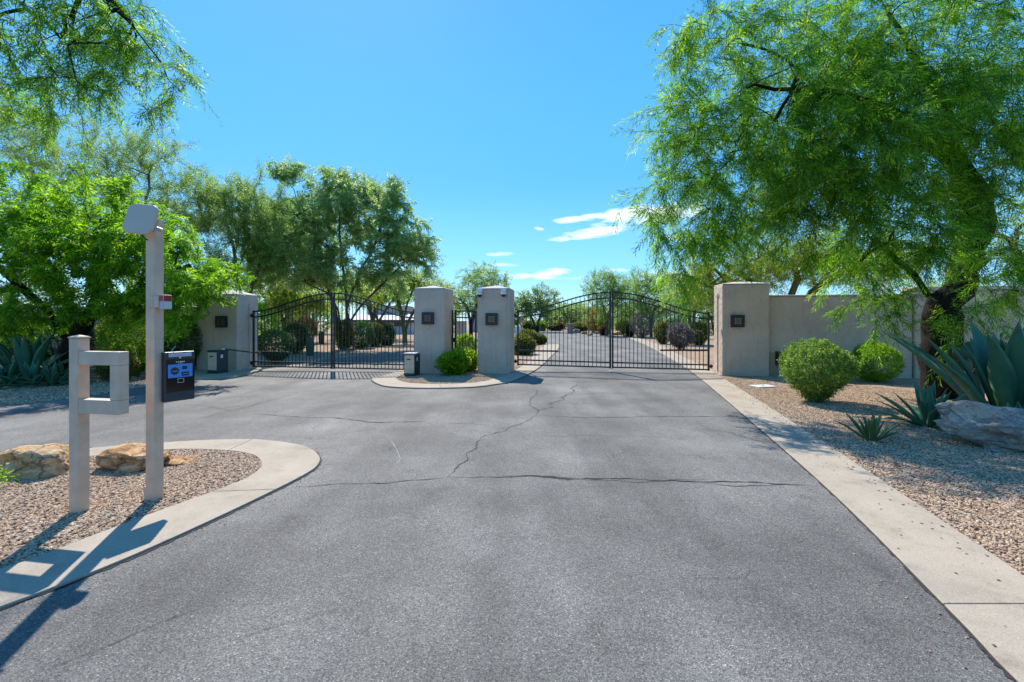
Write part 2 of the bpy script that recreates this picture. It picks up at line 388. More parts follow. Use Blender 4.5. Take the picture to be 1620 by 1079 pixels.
class MB:
    def __init__(s): s.v = []; s.f = []

    def add(s, vs, fs):
        o = len(s.v); s.v += [tuple(v) for v in vs]; s.f += [tuple(i + o for i in f) for f in fs]; return s

    def box(s, x0, x1, y0, y1, z0, z1):
        return s.add([(x0, y0, z0), (x1, y0, z0), (x1, y1, z0), (x0, y1, z0), (x0, y0, z1), (x1, y0, z1), (x1, y1, z1), (x0, y1, z1)],
                     [(0, 3, 2, 1), (4, 5, 6, 7), (0, 1, 5, 4), (1, 2, 6, 5), (2, 3, 7, 6), (3, 0, 4, 7)])

    def tube(s, pts, rads, n=6, cap=True):
        pts = [Vector(p) for p in pts]; k = len(pts)
        if not hasattr(rads, '__len__'): rads = [rads] * k
        t0 = (pts[1] - pts[0]).normalized(); ref = Vector((0, 0, 1)) if abs(t0.z) < .9 else Vector((1, 0, 0))
        u = t0.cross(ref).normalized(); vs = []
        for i, p in enumerate(pts):
            t = (pts[min(i + 1, k - 1)] - pts[max(i - 1, 0)]).normalized()
            u = (u - t * u.dot(t)).normalized(); w = t.cross(u)
            for j in range(n):
                a = 2 * math.pi * j / n; vs.append(p + (u * math.cos(a) + w * math.sin(a)) * rads[i])
        fs = [(i * n + j, i * n + (j + 1) % n, (i + 1) * n + (j + 1) % n, (i + 1) * n + j) for i in range(k - 1) for j in range(n)]
        if cap: fs += [tuple(range(n - 1, -1, -1)), tuple((k - 1) * n + j for j in range(n))]
        return s.add(vs, fs)

    def bar(s, p, q, w, h):                      # square bar from p to q, h along z
        p, q = Vector(p), Vector(q); d = (q - p).normalized()
        if abs(d.z) > .99: a, b = Vector((1, 0, 0)), Vector((0, 1, 0))
        else: a = d.cross(Vector((0, 0, 1))).normalized(); b = a.cross(d).normalized()
        vs = [x + a * sx * w / 2 + b * sy * h / 2 for x in (p, q) for sx, sy in ((-1, -1), (1, -1), (1, 1), (-1, 1))]
        return s.add(vs, [(3, 2, 1, 0), (4, 5, 6, 7), (0, 1, 5, 4), (1, 2, 6, 5), (2, 3, 7, 6), (3, 0, 4, 7)])

    def lathe(s, prof, n=20, c=(0, 0, 0)):
        vs = [(c[0] + r * math.cos(2 * math.pi * j / n), c[1] + r * math.sin(2 * math.pi * j / n), c[2] + z) for r, z in prof for j in range(n)]
        fs = [(i * n + j, i * n + (j + 1) % n, (i + 1) * n + (j + 1) % n, (i + 1) * n + j) for i in range(len(prof) - 1) for j in range(n)]
        fs += [tuple(range(n - 1, -1, -1)), tuple((len(prof) - 1) * n + j for j in range(n))]
        return s.add(vs, fs)

    def build(s, name, m, parent=None, bevel=0, seg=2, smooth=False, loc=None, rotz=0):
        me = bpy.data.meshes.new(name); me.from_pydata(s.v, [], s.f)
        bm = bmesh.new(); bm.from_mesh(me); bmesh.ops.recalc_face_normals(bm, faces=bm.faces)
        if bevel:
            es = [e for e in bm.edges if len(e.link_faces) == 2 and e.calc_face_angle(0) > .5]
            bmesh.ops.bevel(bm, geom=es, offset=bevel, segments=seg, profile=.5, affect='EDGES', clamp_overlap=True)
        if smooth:
            for f in bm.faces: f.smooth = True
        bm.to_mesh(me); bm.free()
        return link(name, me, m, parent, loc, rotz)


def np_mesh(name, V, Q, m, parent=None, tint=None):
    V = np.asarray(V, np.float32); Q = np.asarray(Q, np.int32); me = bpy.data.meshes.new(name); k = Q.shape[1]
    me.vertices.add(len(V)); me.vertices.foreach_set('co', V.ravel())
    me.loops.add(Q.size); me.loops.foreach_set('vertex_index', Q.ravel())
    me.polygons.add(len(Q)); me.polygons.foreach_set('loop_start', np.arange(0, Q.size, k, dtype=np.int32))
    me.update(calc_edges=True)
    if tint is not None:
        a = me.attributes.new('tint', 'FLOAT', 'POINT'); a.data.foreach_set('value', np.asarray(tint, np.float32))
    return link(name, me, m, parent)


def spline(pts, n):
    P = [Vector(p) if len(p) == 3 else Vector((*p, 0)) for p in pts]; P = [P[0] * 2 - P[1]] + P + [P[-1] * 2 - P[-2]]; out = []
    segs = len(P) - 3
    for i in range(n):
        t = i / (n - 1) * segs; k = min(int(t), segs - 1); t -= k
        a, b, c, d = P[k:k + 4]
        out.append(.5 * ((2 * b) + (c - a) * t + (2 * a - 5 * b + 4 * c - d) * t * t + (3 * b - a - 3 * c + d) * t ** 3))
    return out


def sheet(name, pts, z, m, parent=None, kind='structure'):
    P = [Vector((p[0], p[1], z)) for p in pts]; tr = tessellate_polygon([P])
    me = bpy.data.meshes.new(name); me.from_pydata([tuple(p) for p in P], [], [tuple(t) for t in tr])
    bm = bmesh.new(); bm.from_mesh(me); bmesh.ops.recalc_face_normals(bm, faces=bm.faces)
    if bm.faces and sum(f.normal.z for f in bm.faces) < 0: bmesh.ops.reverse_faces(bm, faces=bm.faces)
    bm.to_mesh(me); bm.free(); o = link(name, me, m, parent)
    if kind and parent is None: o['kind'] = kind
    return o


# ------------------------------------------------------------------ ground, drive, concrete edging, gravel
gb = MB(); gb.add([(-600, -300, -.02), (600, -300, -.02), (600, 900, -.02), (-600, 900, -.02)], [(0, 1, 2, 3)])
ground = gb.build('ground', M['ground']); ground['kind'] = 'structure'

R_IN = [(2.05, .6), (2.1, 1.4), G(1601, 1071), G(1500, 965), G(1305, 770), G(1180, 660), G(1109, 600), G(1083, 581), G(1054, 563.5), G(1019, 544.6), G(991, 533.5)]
R_OUT = [(2.72, .4), (2.78, 1.2), (2.92, 1.85), G(1620, 912), G(1393, 760), G(1241, 660), G(1148, 601), (6.55, 14.9), (7.55, 19.6), (9.75, 29.4), (11.8, 42)]
L_EDGE = [G(306, 603), G(250, 608), G(181, 620), G(106, 631), G(0, 642), (-12.5, 7.2), (-20, 4.5), (-40, 2)]
road_pts = ([(p.x, p.y) for p in spline(R_IN, 50)] + [(11.2, 50), (10.8, 57), (7, 70), (-6, 80), (-20, 82), (-20, 72), (-8, 66), (-4, 56), (-3.5, 44), (-4, 36), (-5.0, 29), (-5.9, 24.3), (-6.7, 20), (-7.6, 18.4),
             (-7.96, 15.8), (-8.3, 14), (-8.3, 12.8)] + [(p.x, p.y) for p in spline(L_EDGE, 24)] + [(-40, -14), (2.05, -14)])
road = sheet('road', road_pts, 0, M['asphalt'])


def strip(name, outer, inner, cuts, z0, z1, n=72, flip=False):
    """concrete edging poured in sections between joints"""
    A, B = spline(outer, n), spline(inner, n); root = None
    cuts = [0] + list(cuts) + [1]; k = 0
    e = bpy.data.objects.new(name, None); COL.objects.link(e); e['kind'] = 'structure'
    for c0, c1 in zip(cuts, cuts[1:]):
        i0, i1 = c0 * (n - 1), c1 * (n - 1)
        idx = [i0] + [i for i in range(n) if i0 + .3 < i < i1 - .3] + [i1]

        def ev(P, t):
            i = min(int(t), n - 2); return P[i].lerp(P[i + 1], t - i)
        a = [ev(A, t) for t in idx]; b = [ev(B, t) for t in idx]
        for P in (a, b):                         # leave an open joint
            P[0] = P[0] + (P[1] - P[0]).normalized() * .0035; P[-1] = P[-1] + (P[-2] - P[-1]).normalized() * .0035
        m = MB(); q = len(idx)
        vs = [(p.x, p.y, z) for P in (a, b) for z in (z0, z1) for p in P]
        fs = []
        for i in range(q - 1):
            fs += [(q + i, q + i + 1, 3 * q + i + 1, 3 * q + i), (i, i + 1, q + i + 1, q + i), (2 * q + i, 2 * q + i + 1, 3 * q + i + 1, 3 * q + i), (i, i + 1, 2 * q + i + 1, 2 * q + i)]
        fs += [(0, q, 3 * q, 2 * q), (q - 1, 2 * q - 1, 4 * q - 1, 3 * q - 1)]
        m.add(vs, fs).build('concrete_section', M['concrete'], e, bevel=.005, seg=2); k += 1
    return e


def seg_cut(pts, n, test):
    P = spline(pts, n)
    return min(range(n), key=lambda i: test(P[i])) / (n - 1)


N = 90
_o = np.array([tuple(p)[:2] for p in spline(R_OUT, 300)])
R_OUTM = [(float(np.interp(p[1], _o[:, 1], _o[:, 0])), p[1]) for p in R_IN]
cutsR = [seg_cut(R_IN, 400, lambda p, y=y: abs(p.y - y)) for y in (2.48, 7.4, 12.1, 16.5, 21, 26, 31, 36)]
edgeR = strip('concrete_edging', R_IN, R_OUTM, cutsR, -.05, .012, N)
# left island (gate station)
IL_OUT = [(-3.3, 1.75), G(0, 965), G(185, 893), G(330, 828), G(440, 775), G(487, 750), G(503, 737), G(505, 724), G(490, 711), G(460, 703), G(404, 697), G(330, 698), G(259, 702), G(143, 711), G(0, 728), (-9, 4.6)]
IL_IN = [(-3.85, 2.05), G(0, 904.5), G(120, 861), G(225, 821), G(340, 779), G(387, 760), G(408, 746), G(414, 736), G(408, 726), G(395, 720), G(364, 715), G(310, 712.5), G(255, 714), G(143, 724), G(0, 744), (-9, 4.2)]
cutsL = [seg_cut(IL_OUT, 400, lambda p, g=G(*q): (p.x - g[0]) ** 2 + (p.y - g[1]) ** 2) for q in ((437, 777), (397, 697.5), (120, 714))]
edgeL = strip('island_edging', IL_OUT, IL_IN, cutsL, -.05, .02, N)
# centre island with the gate pillars
IC_OUT = [(-2.6, 28), (-3.2, 20), (-3.55, 14), G(600, 597.5), G(588, 602), G(604.5, 611), G(638, 614.5), G(693, 615.3), G(749, 613.5), G(782, 609.5), G(808, 604.5), G(839, 591), G(856, 580), G(871, 565.5), G(884, 551), (3.1, 29.5)]
IC_IN = [(-2.2, 27.4), (-2.7, 20), (-3.1, 14), G(632, 596.5), G(627, 600), G(637, 605.4), G(655, 608), G(690, 609.3), G(738, 608), G(767, 604.5), G(782, 600), G(806, 592), G(826, 580), G(842, 565.5), G(856, 551), (2.2, 29.0)]
cutsC = [seg_cut(IC_OUT, 400, lambda p, g=G(*q): (p.x - g[0]) ** 2 + (p.y - g[1]) ** 2) for q in ((600, 597.5), (700, 615), (815, 602), (871, 565.5))]
edgeC = strip('pillar_island_edging', IC_OUT, IC_IN, cutsC, -.05, .03, N)
pm = MB(); pp = [G(300, 600), G(338, 600.5), G(372, 598.5), G(403, 590.5), (-7.9, 14.0), (-8.3, 14.6), (-10.6, 14.2), (-10.6, 12.6)]
q = len(pp); pm.add([(x, y, z) for z in (-.05, .06) for x, y in pp], [tuple(range(q - 1, -1, -1)), tuple(range(q, 2 * q))] + [(i, (i + 1) % q, q + (i + 1) % q, q + i) for i in range(q)])
pad = pm.build('concrete_pad', M['concrete'], bevel=.012); pad['kind'] = 'structure'

isl_l = [(p.x, p.y) for p in spline(IL_IN, 60)]
bed_l = sheet('gravel_bed', isl_l, .004, M['ground'])
bed_c = sheet('gravel_bed', [(p.x, p.y) for p in spline(IC_IN, 60)], .012, M['ground'])
out_r = [(p.x, p.y) for p in spline(R_OUT[:7], 40)]
bed_r = sheet('gravel_bed', out_r + [(7.3, 12.8), (12.5, 11.9), (16, 11), (16, -2), (2.7, -2)], -.006, M['ground'])
bed_w = sheet('gravel_bed', [(p.x, p.y) for p in spline(L_EDGE[:6], 30)] + [(-19, 7), (-19, 13.2), (-10.7, 13.6), (-10.7, 12.6)], -.005, M['ground'])


def gravel(name, poly, z, dens, size, seed):
    P = [Vector((p[0], p[1], z)) for p in poly]; tr = tessellate_polygon([P]); me = bpy.data.meshes.new(name)
    me.from_pydata([tuple(p) for p in P], [], [tuple(t) for t in tr]); o = link(name, me); o['kind'] = 'stuff'
    ng = bpy.data.node_groups.new('scatter_' + name, 'GeometryNodeTree')
    ng.interface.new_socket('Geometry', in_out='INPUT', socket_type='NodeSocketGeometry'); ng.interface.new_socket('Geometry', in_out='OUTPUT', socket_type='NodeSocketGeometry')
    n, l = ng.nodes, ng.links; gi, go = n.new('NodeGroupInput'), n.new('NodeGroupOutput')
    dp = n.new('GeometryNodeDistributePointsOnFaces'); dp.inputs['Density'].default_value = dens; dp.inputs['Seed'].default_value = seed
    ico = n.new('GeometryNodeMeshIcoSphere'); ico.inputs['Radius'].default_value = size; ico.inputs['Subdivisions'].default_value = 2
    no = n.new('ShaderNodeTexNoise'); no.inputs['Scale'].default_value = 1.1 / size * .6
    sb = n.new('ShaderNodeVectorMath'); sb.operation = 'SUBTRACT'; sb.inputs[1].default_value = (.5, .5, .5); l.new(no.outputs['Color'], sb.inputs[0])
    sc = n.new('ShaderNodeVectorMath'); sc.operation = 'SCALE'; sc.inputs['Scale'].default_value = size * 1.5; l.new(sb.outputs[0], sc.inputs[0])
    sp = n.new('GeometryNodeSetPosition'); l.new(ico.outputs['Mesh'], sp.inputs['Geometry']); l.new(sc.outputs[0], sp.inputs['Offset'])
    sm = n.new('GeometryNodeSetMaterial'); sm.inputs['Material'].default_value = M['pebble']; l.new(sp.outputs[0], sm.inputs['Geometry'])
    ip = n.new('GeometryNodeInstanceOnPoints'); l.new(dp.outputs['Points'], ip.inputs['Points']); l.new(sm.outputs[0], ip.inputs['Instance'])
    rr = n.new('FunctionNodeRandomValue'); rr.data_type = 'FLOAT_VECTOR'; rr.inputs[0].default_value = (-.5, -.5, 0); rr.inputs[1].default_value = (.5, .5, 6.28)
    rs = n.new('FunctionNodeRandomValue'); rs.data_type = 'FLOAT_VECTOR'; rs.inputs[0].default_value = (.45, .4, .3); rs.inputs[1].default_value = (1.35, 1.1, .75); rs.inputs['Seed'].default_value = 3
    l.new(rr.outputs[0], ip.inputs['Rotation']); l.new(rs.outputs[0], ip.inputs['Scale'])
    l.new(gi.outputs[0], dp.inputs['Mesh']); l.new(ip.outputs[0], go.inputs[0])
    md = o.modifiers.new('scatter', 'NODES'); md.node_group = ng; return o


gravel('gravel', isl_l, .010, 4300, .0128, 1)
gravel('gravel', [(p.x, p.y) for p in spline(R_OUT[1:7], 40)] + [(7.6, 12.7), (9.5, 9.3), (9.2, 6), (8.5, 3), (5, 1.2)], .0, 3300, .0125, 2)
gravel('gravel', [(p.x, p.y) for p in spline(IC_IN[3:13], 40)], .016, 2600, .012, 3)
gravel('gravel', [(-8.9, 9.95), (-9.1, 9.05), (-9.55, 8.4), (-13, 8.4), (-14, 12.6), (-11, 12.8), (-9.0, 11.2)], .0, 600, .022, 4)


ro = [(p.x, p.y) for p in spline(R_IN[1:7], 24)]; rt_ = [(float(np.interp(y_, _o[:, 1], _o[:, 0])), y_) for x_, y_ in ro]
gravel('gravel', [(a[0] * .35 + b[0] * .65, a[1]) for a, b in zip(ro, rt_)] + rt_[::-1], .014, 55, .011, 5)


gravel('road_grit', [(a[0] - .03, a[1]) for a in ro] + [(a[0] - .30, a[1]) for a in ro[::-1]], .003, 60, .006, 6)
il = [(p.x, p.y) for p in spline(IL_OUT[1:9], 24)]
gravel('road_grit', il + [(il[-1][0] + .2, il[-1][1] - .1)] + [(p[0] + .17, p[1] - .2) for p in il[::-1]], .003, 70, .006, 7)


# cracks and worn joints of the asphalt
def crack(px_pts, w0, w1, seed, m='crack', name='road_crack', wob=.02):
    rnd = random.Random(seed); P = spline([G(*p) for p in px_pts], 2); pts = []
    raw = [Vector((*G(*p), 0)) for p in px_pts]
    for a, b in zip(raw, raw[1:]):
        k = max(2, int((b - a).length / .06))
        for i in range(k): pts.append(a.lerp(b, i / k))
    pts.append(raw[-1]); mb = MB(); vs = []; fs = []; off = 0
    for i, p in enumerate(pts):
        t = (pts[min(i + 1, len(pts) - 1)] - pts[max(i - 1, 0)]).normalized(); s = Vector((-t.y, t.x, 0))
        off = off * .85 + rnd.uniform(-wob, wob) * (.7 if rnd.random() < .85 else 1.7)
        u = i / (len(pts) - 1); w = .66 * (w0 + (w1 - w0) * u) * rnd.uniform(.35, 1.3) * (min(1, u * 8 + .2) * min(1, (1 - u) * 8 + .2))
        c = p + s * off; vs += [(*(c + s * w / 2).xy, .0045), (*(c - s * w / 2).xy, .0045)]
        if i: fs.append((2 * i - 2, 2 * i - 1, 2 * i + 1, 2 * i))
    o = mb.add(vs, fs).build(name, M[m], road); return o


crack([(462, 770), (540, 766), (620, 763), (705, 756)], .016, .022, 1)
crack([(705, 756), (760, 757), (840, 754), (900, 758), (1000, 757), (1110, 761), (1200, 764), (1302, 770)], .022, .03, 2)
crack([(790, 754), (830, 753), (905, 755)], .02, .02, 21)
crack([(860, 758), (900, 760), (1020, 762), (1120, 758)], .014, .012, 22)
crack([(1100, 764), (1160, 769), (1240, 768)], .016, .016, 23)
crack([(706, 757), (712, 746), (722, 735), (733, 728), (742, 715), (755, 708), (768, 697), (775, 690), (800, 683), (808, 677), (826, 671), (841, 662), (847, 656)], .018, .014, 3, wob=.03)
crack([(847, 656), (852, 648), (842, 640), (838, 632), (850, 624), (846, 616)], .03, .02, 4, wob=.04)
crack([(852, 650), (870, 645), (885, 633), (905, 620), (912, 608)], .035, .03, 5, wob=.05)
crack([(847, 657), (920, 661), (1010, 660), (1100, 659), (1172, 659)], .02, .028, 6)
crack([(880, 627), (940, 622), (1040, 622), (1135, 620)], .02, .03, 7)
crack([(820, 688), (900, 690), (980, 690), (1080, 693)], .01, .008, 8)
crack([(400, 655), (470, 660), (530, 662), (585, 668), (680, 667)], .02, .045, 9)
crack([(705, 669), (745, 671), (800, 677)], .015, .01, 10)
crack([(259, 671), (330, 659), (420, 636), (470, 622), (540, 612), (590, 604)], .016, .02, 11)
crack([(110, 690), (150, 709), (165, 712)], .02, .02, 12)
crack([(1105, 677), (1150, 683), (1210, 690)], .012, .01, 13)
crack([(1020, 595), (1060, 600), (1110, 606)], .02, .02, 14)
crack([(766, 632), (800, 631), (850, 629)], .012, .012, 15)
crack([(300, 640), (350, 646), (372, 651)], .015, .012, 16)
crack([(616, 694), (628, 712), (633, 726), (625, 737)], .010, .012, 17, 'scuff', 'tyre_scuff', .004)
crack([(60, 1062), (220, 1000), (330, 960)], .006, .008, 18)
crack([(385, 1010), (440, 990), (540, 960)], .004, .007, 19)


def edge_gap(pts, seed, n=160):                  # ragged open joint between asphalt and concrete
    rnd = random.Random(seed); P = spline(pts, n); vs = []; fs = []
    for i, p in enumerate(P):
        t = (P[min(i + 1, n - 1)] - P[max(i - 1, 0)]).normalized(); s = Vector((-t.y, t.x, 0)); w = rnd.uniform(.008, .03)
        vs += [(*(p + s * w).xy, .0042), (*(p - s * w).xy, .0042)]
        if i: fs.append((2 * i - 2, 2 * i - 1, 2 * i + 1, 2 * i))
    MB().add(vs, fs).build('edge_joint', M['crack'], road)


edge_gap(R_IN[:8], 1, 260); edge_gap(IL_OUT, 2, 260); edge_gap(IC_OUT[3:14], 3, 120)

# ------------------------------------------------------------------ pillars and walls
PIL = {}


def pillar(key, corner, w, d, h, ch, label, wall=None):
    """corner = front right corner on the ground (or front left if w<0)"""
    c = Vector((*corner, 0)); o = thing('gate_pillar', label, 'pillar', c, YAW, 'stucco gate pillars'); PIL[key] = o
    x0, x1 = (-w, 0) if w > 0 else (0, -w)
    MB().box(x0, x1, 0, d, -.1, h).build('pillar_body', M['stucco'], o, bevel=.03, seg=3)
    e = .0; a = MB(); ins = .18
    a.add([(x0, 0, h + .002), (x1, 0, h + .002), (x1, d, h + .002), (x0, d, h + .002), (x0 + .02, .02, h + .03), (x1 - .02, .02, h + .03), (x1 - .02, d - .02, h + .03), (x0 + .02, d - .02, h + .03),
           ((x0 + x1) / 2 - max(0, (x1 - x0 - d) / 2) - .04, d / 2 - .04, h + ch), ((x0 + x1) / 2 + max(0, (x1 - x0 - d) / 2) + .04, d / 2 - .04, h + ch),
           ((x0 + x1) / 2 + max(0, (x1 - x0 - d) / 2) + .04, d / 2 + .04, h + ch), ((x0 + x1) / 2 - max(0, (x1 - x0 - d) / 2) - .04, d / 2 + .04, h + ch)],
          [(3, 2, 1, 0), (0, 1, 5, 4), (1, 2, 6, 5), (2, 3, 7, 6), (3, 0, 4, 7), (4, 5, 9, 8), (5, 6, 10, 9), (6, 7, 11, 10), (7, 4, 8, 11), (8, 9, 10, 11)])
    a.build('pillar_cap', M['cap'], o, bevel=.012, seg=2)
    return o


c_l, c_ml, c_mr, c_r = G(375, 589), G(703, 592), G(806, 592.4), G(1143, 593)
pillar('l', c_l, 1.45, .9, 2.40, .17, 'stucco pillar half hidden under foliage at the far left end of the gates')
pillar('ml', c_ml, .95, .95, 2.55, .12, 'stucco pillar behind the pale-fronted motor box, left of the narrow walk gate')
pillar('mr', c_mr, .98, .95, 2.54, .13, 'stucco pillar with two white cameras under its cap')
pillar('r', c_r, -1.28, .9, 2.66, .10, 'stucco pillar joined to the long wall, right of the road gate')

r_end = Vector((*c_r, 0)) + UX * 1.285
wr = thing('stucco_wall', 'long taupe stucco wall running right from the gate pillar behind the shrubs', 'wall', r_end, YAW)
MB().box(0, 3.75, .16, .56, -.1, 2.30).build('wall_body', M['stucco'], wr, bevel=.03, seg=3)
MB().box(.004, 3.746, .14, .58, 2.302, 2.345).build('wall_cap', M['cap'], wr, bevel=.018, seg=2)
wt = thing('stucco_wall', 'taller tan stucco wall section behind the big trunk and giant agave', 'wall', r_end + UX * 3.76, YAW)
MB().box(0, 7, .10, .6, -.1, 2.42).build('wall_body', M['stucco'], wt, bevel=.03, seg=3)
MB().box(-.03, 7.03, .06, .64, 2.422, 2.54).build('wall_cap', M['cap'], wt, bevel=.02, seg=2)
l_end = Vector((*c_l, 0)) - UX * 1.455
wl_ = thing('stucco_wall', 'shaded stucco wall running left from the far pillar behind the acacia', 'wall', l_end, YAW)
MB().box(-9, 0, .2, .6, -.1, 2.0).build('wall_body', M['stucco'], wl_, bevel=.03, seg=3)
MB().box(-9, -.004, .18, .62, 2.002, 2.045).build('wall_cap', M['cap'], wl_, bevel=.018, seg=2)


def sconce(px, py, wpx, pil_c, label, first=None):
    """perforated square wall lamp standing proud of the pillar face"""
    c = Vector((*pil_c, 0)); k = (px - CX) / F     # intersect the sight line with the pillar's front plane
    t = (c.x - k * c.y) / (k * UX.y - UX.x); p = c + UX * t; z = H - (py - HY) * p.y / F
    loc = (p.x, p.y, z)
    if first:
        o = copy_tree(first); o.location = loc; o['label'] = label; return o
    s = wpx * p.y / F / 2; o = thing('wall_lamp', label, 'wall lamp', loc, YAW, 'square perforated wall lamps'); d = .10
    MB().box(-s, s, -d + .02, -.002, -s, -s + .012).box(-s, s, -d + .02, -.002, s - .012, s).box(-s, -s + .012, -d + .02, -.002, -s + .013, s - .013).box(s - .012, s, -d + .02, -.002, -s + .013, s - .013).box(-s + .013, s - .013, -.02, -.003, -s + .013, s - .013).build('housing', M['iron'], o)
    MB().box(-s + .03, s - .03, -d + .0195, -d + .024, -s + .03, s - .03).build('diffuser', M['diffuser'], o)
    g = MB(); n = 6; in_ = s * .48; y0, y1 = -d, -d + .018
    g.box(-s - .006, s + .006, y0, y1, in_, s + .006).box(-s - .006, s + .006, y0, y1, -s - .006, -in_).box(-s - .006, -in_, y0, y1, -in_, in_).box(in_, s + .006, y0, y1, -in_, in_)
    for i in range(1, n):
        x = -in_ + 2 * in_ * i / n; g.box(x - .0075, x + .0075, y0 + .001, y1 - .001, -in_, in_); g.box(-in_, in_, y0 + .0035, y1 - .0035, x - .0075, x + .0075)
    g.build('grille', M['iron'], o); return o


sc = sconce(678, 503.5, 18.5, c_ml, 'square black wall lamp on the pillar left of the walk gate')
sconce(778.5, 505, 18.5, c_mr, 'square black wall lamp on the pillar below the two cameras', sc)
sconce(1166, 508, 22, c_r, 'square black wall lamp on the pillar at the right end of the road gate', sc)
sconce(352.5, 509, 16, c_l, 'square black wall lamp behind leaves on the far left pillar', sc)


def camera_dome(lx, label):
    c = Vector((*c_mr, 0)) + UX * lx; z = 2.46
    o = thing('security_camera', label, 'security camera', (c.x, c.y, z), YAW, 'dome cameras under the pillar cap')
    MB().box(-.075, .075, -.12, -.002, -.02, .11).build('mount', M['white'], o, bevel=.02, seg=3)
    MB().lathe([(.06, .0), (.082, -.012), (.088, -.05), (.085, -.075)], 20, (0, -.085, -.02)).build('dome_housing', M['white'], o, smooth=True)
    MB().lathe([(.066, 0), (.062, -.03), (.046, -.055), (.02, -.068), (.002, -.07)], 18, (0, -.085, -.096)).build('lens_dome', M['smoked'], o, smooth=True); return o


camera_dome(-.89, 'white dome camera at the left corner under the pillar cap')
camera_dome(-.16, 'white dome camera at the right corner under the pillar cap')
cd = thing('wall_conduit', 'slim vertical conduit running down the pillar below the right camera', 'conduit', (*(Vector((*c_mr, 0)) + UX * -.07).xy, 0), YAW)
MB().tube([(0, -.014, .05), (0, -.014, 2.42)], .012, 8).build('pipe', M['stucco'], cd)
for z_ in (.8, 1.7): MB().box(-.02, .02, -.03, -.001, z_, z_ + .02).build('clip', M['stucco'], cd)
cd2 = thing('wall_conduit', 'slim conduit on the left face of the pillar at the right end of the gate', 'conduit', (*(Vector((*c_r, 0)) + UY * .45).xy, 0), YAW)
MB().tube([(-.014, 0, .05), (-.014, 0, 2.3), (-.03, -.1, 2.42)], .014, 8).build('pipe', M['stucco'], cd2)
cd3 = thing('wall_conduit', 'slim conduit down the pale side of the far left pillar', 'conduit', (*(Vector((*c_l, 0)) + UY * .5).xy, 0), YAW)
MB().tube([(.014, 0, .1), (.014, 0, 2.15)], .014, 8).build('pipe', M['stucco'], cd3)

# ------------------------------------------------------------------ iron gates


def leaf(A, B, zb, zt, peak, n, label, peak_at_b, arm=None):
    """A = foot of the left stile, B = foot of the right stile; zb/zt = (left, right) bottom and top heights"""
    A, B = Vector((*A, 0)), Vector((*B, 0)); w = (B - A).length; ang = math.degrees(math.atan2(B.y - A.y, B.x - A.x))
    o = thing('gate_leaf', label, 'gate', A, ang, 'arched iron gate leaves')
    lo = lambda x: zb[0] + (zb[1] - zb[0]) * x / w

    def top(x):
        t = x / w if peak_at_b else 1 - x / w
        h0 = zt[0] if peak_at_b else zt[1]
        return h0 + (peak - h0) * (.5 - .5 * math.cos(math.pi * min(1, max(0, t)) ** .92))
    st = .05
    for x in (st / 2, w - st / 2):
        MB().bar((x, 0, lo(x) - .015), (x, 0, top(x) + .012), st, st).build('stile', M['iron'], o)
    for dz, th in ((0, .042), (-.175, .042)):
        P = [(st + (w - 2 * st) * i / 28, 0, top(st + (w - 2 * st) * i / 28) + dz - .02) for i in range(29)]; mb = MB(); vs = []; fs = []
        for i, (x, y, z) in enumerate(P):
            vs += [(x, -.02, z - th / 2), (x, .02, z - th / 2), (x, .02, z + th / 2), (x, -.02, z + th / 2)]
            if i: a, b = 4 * i - 4, 4 * i; fs += [(a + j, a + (j + 1) % 4, b + (j + 1) % 4, b + j) for j in range(4)]
        fs += [(0, 1, 2, 3), (4 * 28, 4 * 28 + 3, 4 * 28 + 2, 4 * 28 + 1)]
        mb.add(vs, fs).build('arched_rail', M['iron'], o)
    for dz in (.02, .165):
        MB().bar((st, 0, lo(0) + dz), (w - st, 0, lo(w) + dz), .04, .042).build('bottom_rail', M['iron'], o)
    for i in range(n):
        x = st + (w - 2 * st) * (i + 1) / (n + 1)
        MB().box(x - .0095, x + .0095, -.0095, .0095, lo(x) + .02, top(x) - .03).build('picket', M['iron'], o)
    hx = -.001 if peak_at_b else w + .001; s = -1 if peak_at_b else 1
    for z in (lo(hx) + .12, (zt[0] if peak_at_b else zt[1]) - .15):
        MB().bar((hx, 0, z), (hx + s * .10, 0, z), .05, .05).tube([(hx + s * .05, .0, z - .06), (hx + s * .05, .0, z + .06)], .03, 8).build('hinge', M['iron'], o)
    if arm:
        x0, x1, z, dy = arm; MB().bar((x0, dy, z), (x1, dy, z - .01), .04, .05).bar((x1 - .02 * s, dy, z - .01), (x1 - .02 * s, .0, z - .01), .03, .03).build('operator_arm', M['iron'], o)
    return o


gA, gB = (-8.30, 14.18), (-2.98, 13.70)
gM = ((gA[0] + gB[0]) / 2, (gA[1] + gB[1]) / 2); g = .015
leaf(gA, (gM[0] - g, gM[1]), (.12, .09), (1.905, 0), 2.47, 21, 'arched iron gate leaf hinged to the far left pillar, round shrubs behind it', True, (.05, 1.15, .58, .10))
leaf((gM[0] + g, gM[1]), gB, (.09, .06), (0, 1.87), 2.47, 21, 'arched iron gate leaf ending behind the pale-fronted motor box on the island', False)
hA, hB = (.165, 14.0), (6.0, 13.45)
hM = ((hA[0] + hB[0]) / 2, (hA[1] + hB[1]) / 2)
leaf(hA, (hM[0] - g, hM[1]), (.19, .13), (1.90, 0), 2.49, 21, 'arched iron gate leaf hinged to the camera pillar across the drive', True, (.02, 1.28, .64, .10))
leaf((hM[0] + g, hM[1]), hB, (.13, .085), (0, 1.84), 2.49, 22, 'arched iron gate leaf hinged to the right pillar, bare mauve shrub behind it', False, (2.9, 1.5, .69, .10))
st = thing('gate_stop', 'small pale post between the two leaves of the road gate', 'gate stop', (hM[0] - .007, hM[1] + .004, 0), YAW)
